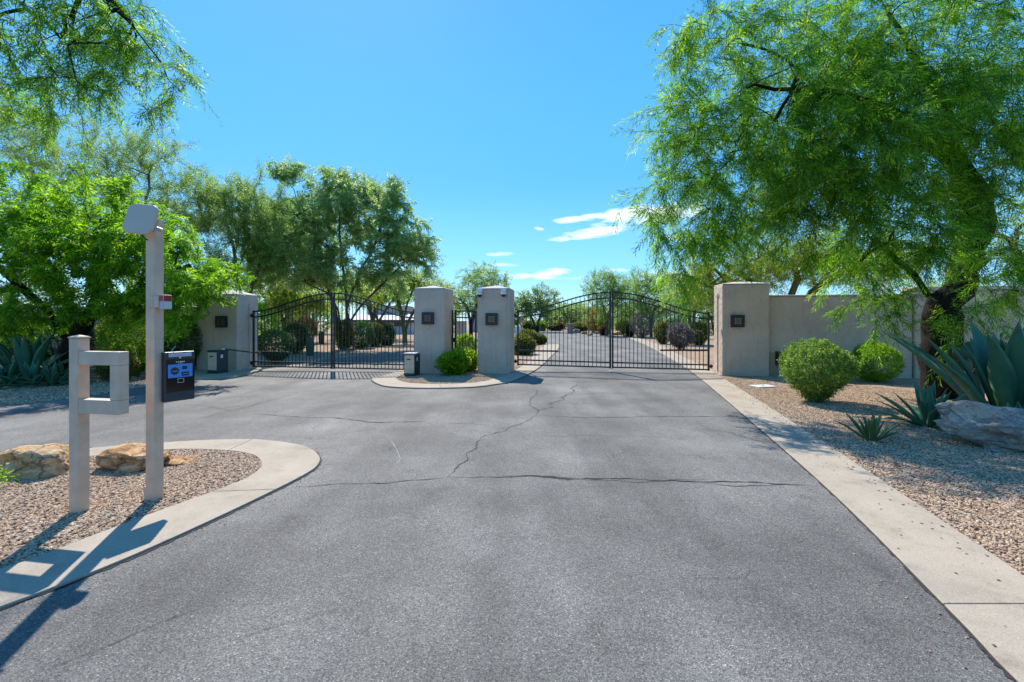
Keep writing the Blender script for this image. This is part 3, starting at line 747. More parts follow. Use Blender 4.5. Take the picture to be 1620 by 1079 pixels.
MB().box(-.005, .005, -.02, .02, 0, 2.46).build('post', M['steel'], st, bevel=.004); MB().box(-.06, .06, -.06, .06, 0, .03).build('foot_plate', M['lid'], st)

wg = thing('walk_gate', 'narrow flat-topped iron walk gate between the two middle pillars', 'gate', (-1.90, 13.93, 0), YAW)
for x in (.0, .10): MB().box(x, x + .055, -.03, .03, .05, 1.93).build('post', M['iron'], wg)
MB().box(.76, .81, -.025, .025, .08, 1.9).build('stile', M['iron'], wg)
for z in (1.87, 1.67, .26, .10): MB().box(.156, .759, -.02, .02, z, z + .04).build('rail', M['iron'], wg)
for i in range(5):
    x = .17 + .585 * (i + .7) / 5.4; MB().box(x - .009, x + .009, -.009, .009, .11, 1.88).build('picket', M['iron'], wg)
MB().box(.02, .15, -.06, -.031, .92, 1.06).build('latch', M['iron'], wg)


def operator(px, py, label, m_side):
    x, y = G(px, py); o = thing('gate_operator', label, 'gate motor', (x, y, 0), YAW, 'gate operator boxes')
    w, d, h = .33, .40, .64
    MB().box(0, w, 0, d, .02, h).build('cabinet', m_side, o, bevel=.012)
    MB().box(.02, w - .02, -.008, -.001, .10, h - .03).build('front_panel', M['cream'], o, bevel=.003)
    MB().box(.09, .2, -.012, -.0085, h - .16, h - .125).build('vent', M['black'], o)
    MB().box(-.01, w + .01, -.012, d + .01, h + .001, h + .035).build('lid', M['lid'] if m_side is M['black'] else M['slate'], o, bevel=.01)
    MB().box(w + .001, w + .004, .12, .2, h - .2, h - .1).build('sticker', M['white'], o)
    MB().box(-.02, w + .02, -.02, d + .02, -.03, .018).build('base', M['slate'], o); return o


opl = operator(328, 594, 'blue-black gate motor box with cream front by the far left pillar', M['slate'])
opl.location.z = .06
MB().bar((.3, .3, .69), (1.3, .55, .56), .03, .035).build('arm', M['iron'], opl)
MB().lathe([(.05, .0), (.05, .05), (.03, .07)], 12, (.28, .28, .64)).build('pivot', M['white'], opl)
operator(639, 596, 'black gate motor box with pale front before the left middle pillar', M['black'])

# ------------------------------------------------------------------ gate station posts
x, y = G(123, 815)
fp = thing('frame_post', 'short beige post with an empty square frame on its side', 'post', (x, y, 0), YAW)
s = .09
MB().box(-s, 0, 0, s, -.05, 1.45).build('post', M['beige'], fp, bevel=.004)
MB().box(-s - .004, .004, -.004, s + .004, 1.452, 1.466).add([(-s, 0, 1.466), (0, 0, 1.466), (0, s, 1.466), (-s, s, 1.466), (-s / 2, s / 2, 1.482)], [(0, 1, 4), (1, 2, 4), (2, 3, 4), (3, 0, 4)]).build('post_cap', M['beige'], fp)
fr = MB(); fr.box(.001, .395, .002, s - .002, 1.235, 1.345).build('frame_rail', M['beige'], fp, bevel=.004)
MB().box(.001, .395, .002, s - .002, .835, .95).build('frame_rail', M['beige'], fp, bevel=.004)
MB().box(.31, .3948, .0025, s - .0025, .951, 1.234).build('frame_upright', M['beige'], fp, bevel=.004)

x, y = G(244, 795)
lp = thing('station_post', 'tall beige post with a pale rounded panel on top and call box beside it', 'post', (x, y, 0), YAW)
MB().box(-s, 0, 0, s, -.05, 2.50).build('post', M['beige'], lp, bevel=.004)
MB().box(-s - .035, -s - .001, .01, .06, -.03, .13).build('conduit_stub', M['beige'], lp, bevel=.006)
MB().box(.001, .055, -.012, .075, 1.715, 1.815).box(-.06, .0, -.012, -.001, 1.715, 1.815).build('bracket', M['beige'], lp, bevel=.004)


def rrect(w, h, r, n=6):
    P = []
    for cx, cz, a0 in ((w / 2 - r, h / 2 - r, 0), (-w / 2 + r, h / 2 - r, 90), (-w / 2 + r, -h / 2 + r, 180), (w / 2 - r, -h / 2 + r, 270)):
        P += [(cx + r * math.cos(R(a0 + 90 * i / n)), cz + r * math.sin(R(a0 + 90 * i / n))) for i in range(n + 1)]
    return P


c = at(221, 346, 3.80)
an = thing('reader_panel', 'pale rounded square reader panel tilted on top of the tall post', 'antenna', c)
an.rotation_euler = (R(-10), R(8), R(-14))
mb = MB(); rings = [(.30, .235, .06, .006), (.328, .260, .068, -.003), (.336, .268, .070, .006), (.330, .262, .068, .018), (.27, .21, .06, .028)]
vs = []; fs = []; nn = 28
for w_, h_, r_, y_ in [(.314, .246, .064, -.007)] + rings[1:]:
    vs += [(a, y_, b) for a, b in rrect(w_, h_, r_)]
for i in range(4): fs += [(i * nn + j, i * nn + (j + 1) % nn, (i + 1) * nn + (j + 1) % nn, (i + 1) * nn + j) for j in range(nn)]
fs += [tuple(range(nn)), tuple(range(5 * nn - 1, 4 * nn - 1, -1))]
mb.add(vs, fs).build('shell', M['panel'], an, smooth=False)
MB().tube([(.07, .045, -.04), (.11, .12, -.05)], .018, 8).box(.04, .13, .046, .06, -.09, .02).build('arm', M['steel'], an)
MB().tube([(.055, .01, -.115), (.062, .02, -.15), (.075, .06, -.165)], .006, 6).build('cable', M['black'], an)
sb = thing('label_plate', 'small box with red and grey label on the bracket of the tall post', 'label', (lp.location + UX * .057 + UY * 0).to_tuple(), YAW - 8)
MB().box(0, .05, -.005, .07, 1.70, 1.825).build('box', M['greyl'], sb, bevel=.004)
MB().box(.0505, .0525, .0, .065, 1.77, 1.82).box(.004, .046, -.008, -.0055, 1.77, 1.82).build('red_sticker', M['red'], sb)
MB().box(.0505, .0522, .0, .065, 1.705, 1.765).build('grey_sticker', M['lid'], sb)

cb = thing('call_box', 'black entry call box with a lit blue screen fixed to the tall post', 'call box', (-3.085, 3.93, 0), 63)
W, D_, Z0, Z1 = .245, .07, .868, 1.315
MB().box(0, W, 0, D_, Z0, Z1).build('case', M['slate'], cb, bevel=.006)
MB().box(.012, W - .004, -.006, -.001, Z0 + .085, Z1 - .065).build('face_plate', M['gloss'], cb, bevel=.002)
MB().box(.03, W - .03, -.004, -.001, Z1 - .045, Z1 - .010).build('top_label', M['greyl'], cb)
MB().box(.022, W - .025, -.0095, -.0065, Z0 + .215, Z0 + .335).build('screen', M['screen'], cb)
ic = MB(); cx, cz = .075, Z0 + .275
ic.add([(cx + .034 * math.cos(2 * math.pi * j / 20), -.0105, cz + .034 * math.sin(2 * math.pi * j / 20)) for j in range(20)], [tuple(range(20))])
for a, b, z0, z1 in ((.135, .175, .285, .315), (.13, .19, .225, .262)): ic.box(a, b, -.0112, -.01, Z0 + z0, Z0 + z1)
ic.build('screen_icon', M['black'], cb)
MB().box(.05, .10, -.0118, -.0106, Z0 + .270, Z0 + .278).build('screen_text', M['screen'], cb)
MB().box(.14, .18, -.013, -.0115, Z0 + .24, Z0 + .247).build('screen_text', M['screen'], cb)
lg = MB()
for i, wd_ in enumerate((.008, .008, .012, .008, .01)): lg.box(.085 + i * .015, .085 + i * .015 + wd_, -.0095, -.0065, Z0 + .352, Z0 + .361)
lg.box(.1, .14, -.0095, -.0065, Z0 + .342, Z0 + .345).build('logo_line', M['white'], cb)
MB().lathe([(.011, 0), (.011, .006), (.004, .008)], 14).build('button', M['steel'], cb).matrix_local = __import__('mathutils').Matrix.Translation((.12, -.001, Z1 - .06 + .008)) @ __import__('mathutils').Matrix.Rotation(R(90), 4, 'X')
kb = MB(); kz = Z0 + .165
kb.box(.098, .150, -.0095, -.0065, kz, kz + .004).box(.098, .150, -.0095, -.0065, kz + .036, kz + .04).box(.098, .102, -.0095, -.0065, kz + .0045, kz + .0355).box(.146, .15, -.0095, -.0065, kz + .0045, kz + .0355)
kb.build('card_reader', M['steel'], cb)
MB().box(.11, .14, -.005, -.001, Z0 + .045, Z0 + .05).build('lock_slot', M['black'], cb)
MB().box(.05, .16, D_ + .001, D_ + .05, Z0 + .1, Z1 - .1).build('mounting_bracket', M['beige'], cb)
MB().tube([(.06, .03, Z1 + .001), (.10, .03, Z1 + .05)], .003, 5).build('whip_aerial', M['steel'], cb)

# ------------------------------------------------------------------ fixtures by the right bed
x, y = G(1207, 612)
vl = thing('valve_lid', 'pale rectangular valve box lid lying in the gravel by the right pillar', 'lid', (x, y, 0), 12)
MB().box(-.25, .25, -.17, .17, -.02, .03).build('lid', M['lid'], vl, bevel=.01)
MB().box(-.04, .04, -.02, .02, .0305, .034).build('lift_slot', M['black'], vl)
jb_c = r_end + UX * .20
jb = thing('junction_box', 'dark utility box on the wall beside the round shrub', 'utility box', jb_c, YAW)
MB().box(0, .14, -.10, .158, .30, .70).build('dark_cabinet', M['black'], jb, bevel=.01)
MB().box(.145, .42, -.08, .158, .16, .66).build('tan_cabinet', M['stucco'], jb, bevel=.015)
MB().box(.05, .09, -.02, .158, -.02, .295).build('conduit', M['stucco'], jb)

# specks of leaf litter on the edging and the drive
rnd = random.Random(12); lt = MB()
for i in range(420):
    if i < 85:
        yy = rnd.uniform(2.1, 9); Pi = min(spline(R_IN, 60), key=lambda p: abs(p.y - yy)); xx = Pi.x + rnd.uniform(.02, .75) ; z = .014
        if xx > Pi.x + .6: z = .016
    elif i < 140:
        xx, yy, z = rnd.uniform(-1.5, 3.0), rnd.uniform(2, 10), .004
    else:
        yy = rnd.uniform(3, 11.5); xx = float(np.interp(yy, _o[:, 1], _o[:, 0])) + rnd.uniform(.1, 3.2); z = rnd.uniform(.012, .02)
    a = rnd.uniform(0, 6.28); l_ = rnd.uniform(.006, .02) * (1.8 if i >= 140 else .62); w_ = l_ * rnd.uniform(.3, .7); ca, sa = math.cos(a), math.sin(a)
    lt.add([(xx - ca * l_, yy - sa * l_, z), (xx + sa * w_, yy - ca * w_, z + .003), (xx + ca * l_, yy + sa * l_, z), (xx - sa * w_, yy + ca * w_, z + .004)], [(0, 1, 2, 3)])
lit = lt.build('leaf_litter', M['litter']); lit['kind'] = 'stuff'


# ------------------------------------------------------------------ boulders
def boulder(name, label, c, rad, m, seed, cuts=9, rotz=0, rough=.12, sub=4, dr=(.72, 1.02)):
    bm = bmesh.new(); bmesh.ops.create_icosphere(bm, subdivisions=sub, radius=1); rnd = random.Random(seed)
    pl = []
    for i in range(cuts):
        v = Vector((rnd.gauss(0, 1), rnd.gauss(0, 1), rnd.gauss(0, .8))).normalized(); pl.append((v, rnd.uniform(*dr)))
    off = Vector((rnd.uniform(0, 50), rnd.uniform(0, 50), 0))
    for v in bm.verts:
        p = v.co.copy(); p /= (abs(p.x) ** 3.4 + abs(p.y) ** 3.4 + abs(p.z) ** 3.4) ** (1 / 3.4)
        for n_, d in pl:
            q = p.dot(n_) - d
            if q > 0: p -= n_ * q * .94
        nz = mnoise.fractal(p * 1.7 + off, 1.0, 2.0, 5); st_ = mnoise.fractal(Vector((p.x * 1.1, p.y * 1.1, p.z * 6)) + off, 1.0, 2.0, 4)
        p *= 1 + rough * nz + rough * .55 * st_
        v.co = Vector((p.x * rad[0], p.y * rad[1], p.z * rad[2]))
    me = bpy.data.meshes.new(name); bm.to_mesh(me); bm.free()
    o = link(name, me, m, None, c, rotz); return tag(o, label, 'boulder', 'landscape boulders')


mr1 = m_rock('ochre_sandstone', [(.30, (.24, .13, .05)), (.42, (.56, .33, .12)), (.5, (.42, .31, .20)), (.58, (.64, .44, .22)), (.70, (.48, .39, .30))])
mr2 = m_rock('brown_sandstone', [(.32, (.12, .065, .035)), (.45, (.40, .22, .095)), (.55, (.54, .34, .17)), (.68, (.56, .46, .38))])
mr3 = m_rock('grey_rock', [(.30, (.16, .14, .125)), (.42, (.36, .31, .26)), (.48, (.20, .175, .16)), (.54, (.46, .36, .26)), (.62, (.34, .31, .28)), (.75, (.54, .46, .38))], .8, (.022, .022, .026), 2.2, .12)
boulder('boulder', 'ochre layered boulder at the left edge behind the frame post', at(46, 741, 4.55) + Vector((0, .15, 0)), (.335, .30, .20), mr1, 3, 10, -8)
boulder('boulder', 'brown sandstone boulder with cracked dark face between the two posts', at(197, 735, 4.7) + Vector((0, .15, 0)), (.335, .24, .165), mr2, 8, 9, -6)
boulder('boulder', 'small low tan rock just right of the tall post', at(270, 740, 4.85) + Vector((0, .1, 0)), (.20, .14, .075), mr2, 15, 8, 10)
boulder('boulder', 'big grey boulder in front of the giant agave', at(1665, 697, 5.2) + Vector((0, .35, 0)), (.80, .46, .42), mr3, 31, 15, -6, .19, 5, (.60, .93))


# ------------------------------------------------------------------ foliage
def nrm(a): return a / np.maximum(np.linalg.norm(a, axis=-1, keepdims=True), 1e-6)


def rhombs(base, d, nv, Ln, Wd, tint, curl=0.0):
    """one kite-shaped blade per row"""
    w = nrm(np.cross(d, nv)); tip = base + d * Ln[:, None]; tip[:, 2] -= curl * Ln
    mid = base + d * (Ln * .45)[:, None]; w = w * (Wd / 2)[:, None]
    V = np.stack([base, mid + w, tip, mid - w], 1).reshape(-1, 3); Q = np.arange(len(V)).reshape(-1, 4)
    return V, Q, np.repeat(tint, 4)


def sprays(P, D, Ls, k, Ll, Lw, rng, droop=.25, stem=True, spread=.8):
    Mn = len(P); D = nrm(D); S_ = nrm(np.cross(D, rng.normal(size=(Mn, 3)) * .6 + np.array([0, 0, 1.]))); Nn = np.cross(S_, D)
    Ls = Ls * rng.uniform(.7, 1.25, Mn); t = (np.arange(k) + .6) / k; sg = np.where(np.arange(k) % 2, 1., -1.)
    base = P[:, None] + D[:, None] * (Ls[:, None] * t)[..., None]; base[..., 2] -= droop * .5 * Ls[:, None] * t ** 2
    ld = D[:, None] * .62 + S_[:, None] * (sg * spread)[None, :, None] + rng.normal(size=(Mn, k, 3)) * .24; ld[..., 2] -= droop * .5
    ld = nrm(ld).reshape(-1, 3); nv = (Nn[:, None] + rng.normal(size=(Mn, k, 3)) * .45).reshape(-1, 3)
    n = Mn * k; sp = np.clip(rng.beta(2, 2, Mn), .1, 1); tint = np.clip(np.repeat(sp, k) * .75 + rng.uniform(0, .3, n), .07, 1)
    prof = np.tile(.65 + .5 * np.sin(np.pi * np.clip(t * .9 + .05, 0, 1)), Mn)
    V, Q, T = rhombs(base.reshape(-1, 3), ld, nv, Ll * prof * rng.uniform(.75, 1.25, n), Lw * rng.uniform(.8, 1.2, n), tint, .12)
    if stem:
        v2, q2, t2 = rhombs(P, nrm(D - np.array([0, 0, droop * .3])), Nn, Ls, np.full(Mn, .007), np.zeros(Mn))
        Q = np.vstack([Q, q2 + len(V)]); V = np.vstack([V, v2]); T = np.concatenate([T, t2])
    return V, Q, T


DENS = 3.0; NLEAF = {}


def tree(name, label, base, limbs, blobs, leafm, barkm, seed, r0=.2, tip=.008, step=.35, spm=5.0, ls=.34, k=14, ll=.11, lw=.016, droop=.3,
         tail=.4, updraft=.15, group=None, twig_n=9, jit=.05, sides=6, spread=.8, rpow=.62, hang=0.0, cat='tree'):
    """limbs: hand-placed polylines (world); blobs: (centre, radii, number of twigs). Twigs grow to random points of the blobs."""
    rng = np.random.default_rng(seed); pos = []; par = []
    for li in limbs:
        L_ = sum((Vector(a) - Vector(b)).length for a, b in zip(li, li[1:])); P = spline(li, max(3, int(L_ / step) + 1))
        prev = -1
        if pos:
            A = np.array(pos); prev = int(np.argmin(((A - np.array(P[0])) ** 2).sum(1))); P = P[1:]
        for p in P:
            pos.append(tuple(np.array(p) + rng.normal(size=3) * jit * .5)); par.append(prev); prev = len(pos) - 1
    T = []
    for c, r, n in blobs:
        d = nrm(rng.normal(size=(n, 3))); u = rng.uniform(0, 1, n) ** .42
        T.append(np.array(c) + d * u[:, None] * np.array(r))
    T = np.vstack(T); A0 = np.array(pos); dd = np.sqrt(((T[:, None] - A0[None]) ** 2).sum(2)).min(1); T = T[np.argsort(dd)]
    A = np.zeros((len(pos) + len(T) * 30, 3)); A[:len(pos)] = pos; m = len(pos); par = list(par); nl = m; twig = [False] * m
    cen = A0.mean(0)
    for t in T:
        df = A[:m] - t; cost = np.sqrt((df ** 2).sum(1)) + .5 * np.maximum(0, df[:, 2]); j = int(np.argmin(cost)); p0 = A[j].copy(); L_ = np.linalg.norm(t - p0)
        if L_ < .08: continue
        td = p0 - A[par[j]] if par[j] >= 0 else np.array([0, 0, 1.]); td = td / (np.linalg.norm(td) + 1e-6); out = (t - p0) / L_
        p1 = p0 + (td * .5 + out * .5 + np.array([0, 0, updraft])) * L_ * .4; p2 = t - (out - np.array([0, 0, hang])) * L_ * .25
        k_ = max(2, min(20, int(L_ / step) + 1)); prev = j
        for i in range(1, k_ + 1):
            s_ = i / k_; q_ = (1 - s_) ** 3 * p0 + 3 * s_ * (1 - s_) ** 2 * p1 + 3 * s_ * s_ * (1 - s_) * p2 + s_ ** 3 * t + rng.normal(size=3) * jit
            A[m] = q_; par.append(prev); twig.append(True); prev = m; m += 1
        if tail > 0:
            dirv = out * .8 + rng.normal(size=3) * .35; dirv[2] -= hang; q_ = A[prev].copy()
            for i in range(2):
                dirv[2] -= hang * .6; dv = dirv / np.linalg.norm(dirv); q_ = q_ + dv * tail * .5; A[m] = q_; par.append(prev); twig.append(True); prev = m; m += 1
    A = A[:m]; par = np.array(par); cnt = np.zeros(m); kids = [[] for _ in range(m)]
    for i in range(m - 1, -1, -1):
        if not kids[i]: cnt[i] = 1
        if par[i] >= 0: cnt[par[i]] += cnt[i]; kids[par[i]].append(i)
    cmax = cnt.max(); rad = np.maximum(tip, r0 * (cnt / cmax) ** rpow); rad[cnt <= 1] = tip * .55; rad[(cnt > 1) & (cnt <= 3)] = tip * .9
    # wood
    mb = MB(); roots = [i for i in range(m) if par[i] < 0]; stack = [(i, None) for i in roots]
    while stack:
        i, p = stack.pop(); ch = [i] if p is None else [p, i]
        while kids[ch[-1]]:
            ks = sorted(kids[ch[-1]], key=lambda q_: -cnt[q_]); stack += [(q_, ch[-1]) for q_ in ks[1:]]; ch.append(ks[0])
        rr = [rad[c_] for c_ in ch]
        if p is not None: rr[0] = min(rr[0], rr[1] * 1.15)
        if len(ch) > 1:
            thick = max(rr); mb.tube([A[c_] for c_ in ch], rr, sides + 4 if thick > .09 else (sides if thick > .02 else 4), cap=False)
    o = thing(name, label, cat, base, 0, group)
    tr = mb.build('trunk', barkm, o, smooth=True); tr.location = -Vector(base)
    # leaves
    e = np.array([i for i in range(m) if twig[i] and cnt[i] <= twig_n and par[i] >= 0]); d = A[e] - A[par[e]]; Le = np.linalg.norm(d, axis=1)
    ns = rng.poisson(Le * spm * DENS); ii = np.repeat(np.arange(len(e)), ns); u = rng.uniform(0, 1, len(ii))
    P = A[par[e]][ii] + d[ii] * u[:, None]; dr = nrm(d)[ii] * .75 + rng.normal(size=(len(ii), 3)) * .5; dr[:, 2] -= droop * .6
    NLEAF[label] = (len(P), len(P) * (k + 1)); V, Q, Tn = sprays(P, dr, ls, k, ll, lw, rng, droop, True, spread)
    cr = np_mesh('crown', V, Q, leafm, o, Tn); cr.location = -Vector(base); return o


def shrub(name, label, c, rx, ry, h, leafm, seed, n=5000, ll=.05, lw=.022, lump=.12, flat=.0, z0=.02, group=None, stems=9, under=.55, cat='shrub', fill=.55, box=2.2, spiky=.0, skirt=.35):
    """clipped or loose bush: stems from the ground and leaf clumps through a rounded volume"""
    rng = np.random.default_rng(seed); c = np.array([c[0], c[1], 0.]); o = thing(name, label, cat, tuple(c), 0, group)
    d = nrm(rng.normal(size=(n, 3))); sx = (np.abs(d) ** box).sum(1) ** (-1 / box); d = d * sx[:, None]
    cz = h * .52; rz = h * .48
    lumps = nrm(rng.normal(size=(26, 3))); amp = rng.uniform(-1, 1, 26)
    f = 1 + lump * (np.exp(-6 * (1 - nrm(d) @ lumps.T)) * amp).sum(1)
    u = rng.uniform(0, 1, n) ** .28; u = fill + (1.0 - fill) * u
    zz = d[:, 2]; nar = np.where(zz < 0, 1 - skirt * (-zz) ** 1.2, 1.0)
    P = np.stack([d[:, 0] * rx * nar, d[:, 1] * ry * nar, d[:, 2] * rz], 1) * (f * u)[:, None]; P[:, 2] += cz
    P = P[P[:, 2] > z0]; nn_ = len(P); out = nrm(P - np.array([0, 0, cz * .7]))
    k_ = 4; dv = nrm(out * .6 + rng.normal(size=(nn_, 3)) * .5 + np.array([0, 0, .35 + spiky]))
    V, Q, T = sprays(P, dv, np.full(nn_, ll * 2.0), k_, ll, lw, rng, .0, False)
    fo = np_mesh('foliage', V, Q, leafm, o, T)
    mb = MB(); rr = random.Random(seed)
    for i in range(stems):
        a = rr.uniform(0, 6.28); r_ = rr.uniform(.4, .9); e_ = (math.cos(a) * rx * r_, math.sin(a) * ry * r_, h * rr.uniform(.45, .8)); b_ = (math.cos(a) * .06, math.sin(a) * .06, -.02)
        md = (e_[0] * .35, e_[1] * .35, e_[2] * .45); mb.tube([b_, md, e_], [.018 * h + .004, .012 * h, .004], 5, cap=False)
    mb.build('stem', M['stem'], o); return o


def shrub_px(name, label, x0, x1, yt, yb, leafm, seed, dz=0, ry=None, **kw):
    d = F * H / (yb - HY) + dz; s_ = d / F; rx = (x1 - x0) / 2 * s_; h = H - (yt - HY) * s_; cx_ = ((x0 + x1) / 2 - CX) * s_
    return shrub(name, label, (cx_, d + rx * .6), rx * .86, ry or rx * .86, h, leafm, seed, **kw)


def W3(px, py, d): return tuple(at(px, py, d))


# right foreground mesquite
tb = Vector((8.95, 9.25, 0))
tree('mesquite_tree', 'big bright green mesquite overhanging the right side with a dark forked trunk', tb,
     [[tuple(tb), W3(1488, 570, 9.20), W3(1492, 500, 9.15), W3(1512, 452, 9.05), W3(1575, 432, 9.60), W3(1604, 408, 9.50), W3(1588, 372, 9.40), W3(1600, 320, 9.30), W3(1640, 240, 9.30), W3(1660, 120, 9.30)],
      [W3(1506, 480, 9.15), W3(1528, 410, 9.60), W3(1548, 345, 9.40), W3(1510, 260, 9.10), W3(1420, 190, 8.80), W3(1310, 150, 8.60), W3(1200, 140, 8.60)],
      [W3(1494, 500, 9.15), W3(1440, 430, 9.40), W3(1370, 370, 8.90)],
      [W3(1525, 290, 9.20), W3(1500, 180, 9.60), W3(1440, 80, 9.25), W3(1380, -20, 9.45)],
      [W3(1310, 150, 8.60), W3(1230, 90, 9.10), W3(1150, 60, 9.30)]],
     [(W3(1494, 90, 9.50), (2.7, 2.0, 1.9), 120), (W3(1300, 110, 8.90), (1.9, 1.6, 1.35), 85), (W3(1180, 200, 8.70), (1.35, 1.4, 1.15), 70), (W3(1330, 270, 8.70), (1.7, 1.3, 1.1), 85),
      (W3(1540, 240, 8.80), (1.5, 1.2, 1.4), 70), (W3(1255, 320, 8.6), (1.3, 1.2, .75), 50), (W3(1400, 400, 9.10), (1.15, 1.0, .55), 36), (W3(1130, 320, 8.60), (.75, .8, .75), 26),
      (W3(1150, 60, 9.30), (1.1, 1.2, .8), 26), (W3(1560, 400, 8.90), (.8, .6, .45), 8), (W3(1440, -60, 9.05), (3.0, 2.0, 1.1), 50), (W3(1494, 150, 7.90), (1.6, .5, 1.2), 40), (W3(1330, 200, 7.80), (1.3, .5, .9), 34), (W3(1440, 330, 8.30), (1.3, .4, .6), 30),
      (W3(1090, 250, 8.60), (.65, .6, 1.1), 16), (W3(1075, 380, 8.50), (.5, .6, .4), 8), (W3(1400, 480, 9.00), (.5, .5, .3), 6), (W3(1590, 440, 8.6), (.7, .5, .35), 12), (W3(1530, 500, 8.2), (.4, .4, .3), 5)] + [(W3(a, b, 8.5), (.14, .3, .12), n) for a, b, n in ((1047, 205, 2), (1040, 292, 2), (1042, 355, 2), (1072, 425, 2), (1078, 66, 3), (1088, 118, 3), (1066, 250, 2), (1035, 330, 3), (1075, 170, 3), (1100, 30, 3), (1065, 400, 2), (1130, 0, 3))],
     L['mesq'], M['bark'], 11, r0=.33, tip=.006, step=.32, spm=4.2, ls=.44, k=21, ll=.125, lw=.0158, droop=.38, tail=.7, hang=.22, rpow=.95, spread=.6)

# overhanging branch, top left
tb = Vector((-10.0, 5.6, 0))
tree('mesquite_tree', 'leafy mesquite bough reaching in at the top left corner of the sky', tb,
     [[tuple(tb), (-9.9, 5.7, 1.5), (-9.3, 5.8, 3.2), (-8.4, 5.9, 4.6), W3(-90, -40, 5.9), W3(60, -50, 5.9), W3(170, 0, 5.9), W3(240, 70, 5.9)], [(-8.4, 5.9, 4.6), W3(-60, -60, 6), W3(80, -70, 6)],
      [W3(200, 20, 5.9), W3(250, 100, 5.8), W3(290, 150, 5.8)]],
     [(W3(70, 50, 5.9), (1.15, .9, .7), 60), (W3(10, 130, 5.9), (.75, .8, .55), 26), (W3(180, 40, 6.0), (.55, .6, .5), 22), (W3(130, 120, 5.8), (.55, .5, .4), 14), (W3(280, 110, 5.8), (.28, .3, .14), 5), (W3(70, -60, 6), (1.3, 1, .6), 30), (W3(275, 165, 5.8), (.12, .2, .12), 3)],
     L['mesq'], M['bark'], 23, r0=.12, tip=.005, step=.3, rpow=.95, spm=6.5, ls=.30, k=16, ll=.075, lw=.012, spread=.65, droop=.4, tail=.4, hang=.35)

# left acacia with forked trunk
tb = Vector((-13.2, 12.9, 0))
tree('acacia_tree', 'bright yellow-green acacia with a dark forked trunk behind the frame post', tb,
     [[tuple(tb), W3(118, 540, 12.7), W3(133, 515, 12.6), W3(165, 490, 12.4), W3(205, 470, 12.2), W3(250, 440, 12.0), W3(300, 420, 11.9)], [W3(112, 548, 12.7), W3(88, 505, 12.6), W3(62, 478, 12.4), W3(30, 450, 12.2), W3(-20, 410, 12)],
      [W3(140, 510, 12.6), W3(150, 450, 12.6), W3(165, 380, 12.6), W3(160, 310, 12.6)]],
     [(W3(80, 400, 12.2), (2.0, 1.7, 1.2), 75), (W3(235, 410, 12.0), (1.7, 1.5, 1.15), 70), (W3(160, 345, 12.4), (1.9, 1.7, 1.1), 70), (W3(320, 440, 11.8), (1.0, 1.0, .62), 28), (W3(10, 330, 12.4), (1.4, 1.4, 1.1), 45), (W3(-30, 440, 12), (1.4, 1.4, 1.1), 30),
      (W3(100, 470, 11.8), (1.2, 1, .55), 24), (W3(285, 480, 11.6), (.55, .6, .6), 14), (W3(225, 475, 11.8), (.8, .8, .5), 20), (W3(20, 500, 12.0), (.8, .9, .55), 14)],
     L['acacia'], M['bark'], 31, r0=.26, tip=.007, step=.4, spm=7.0, ls=.34, k=14, ll=.13, lw=.034, droop=.25, tail=.35, hang=.15, rpow=.8)

# tall wispy trees behind
def small_tree(name, label, px, d, stems, blobs, leafm, barkm, seed, **kw):
    """blobs in picture measure: (px, py, half width px, half height px, twigs)"""
    b = Vector(((px - CX) * d / F, d, 0)); s_ = d / F; li = []
    for st_ in stems: li.append([tuple(b)] + [W3(q[0], q[1], d + (q[2] if len(q) > 2 else 0)) for q in st_])
    bl = [(W3(x_, y_, d + (o_[0] if o_ else 0)), (hx * s_, max(hx, hy) * s_ * .85, hy * s_), n_) for x_, y_, hx, hy, n_, *o_ in blobs]
    return tree(name, label, b, li, bl, leafm, barkm, seed, **kw)


small_tree('palo_verde_tree', 'tall wispy open-branched tree rising behind the acacia', 175, 18.5, [[(178, 480), (160, 380), (130, 280)], [(200, 470), (225, 360), (240, 260)], [(170, 480), (90, 380), (50, 260)]],
           [(90, 250, 95, 60, 70), (215, 270, 85, 65, 70), (150, 330, 120, 60, 60), (290, 330, 50, 45, 30), (20, 230, 60, 50, 25)], L['wisp'], M['barkg'], 41, r0=.12, tip=.008, step=.5, spm=4.6, ls=.5, k=12, ll=.12, lw=.03, droop=-.25, tail=.7, hang=-.25, updraft=.4)
small_tree('palo_verde_tree', 'feathery upright tree behind the far left pillar', 385, 20.5, [[(380, 480), (370, 400), (350, 320)], [(395, 470), (420, 380), (410, 300)]],
           [(400, 350, 42, 65, 75), (335, 340, 40, 50, 40), (440, 400, 45, 50, 50), (375, 430, 60, 30, 36)], L['wisp'], M['barkg'], 42, r0=.14, tip=.009, step=.5, spm=6.0, ls=.55, k=13, ll=.14, lw=.035, droop=-.2, tail=.7, hang=-.3, updraft=.4)
small_tree('ironwood_tree', 'broad grey-green ironwood with twin trunks behind the left gate', 545, 24.5, [[(535, 520), (528, 480), (510, 430), (480, 370), (465, 300)], [(556, 520), (548, 485), (572, 430), (600, 370), (610, 310)], [(556, 505), (600, 455), (645, 410)], [(528, 475), (470, 440), (430, 410)], [(548, 480), (540, 400), (535, 320)]],
           [(560, 335, 75, 55, 110), (490, 370, 60, 65, 85), (632, 385, 50, 45, 65), (600, 305, 34, 24, 26), (462, 272, 22, 18, 16), (430, 415, 45, 40, 40), (540, 420, 80, 22, 30), (660, 400, 32, 35, 26), (535, 285, 30, 20, 18), (625, 320, 16, 14, 8), (455, 345, 40, 45, 50), (500, 440, 70, 22, 36), (600, 440, 50, 20, 26)],
           L['iron'], M['barkg'], 43, r0=.23, tip=.012, step=.55, rpow=.75, spm=5.0, ls=.52, k=13, ll=.17, lw=.062, droop=.15, tail=.5, hang=.05)
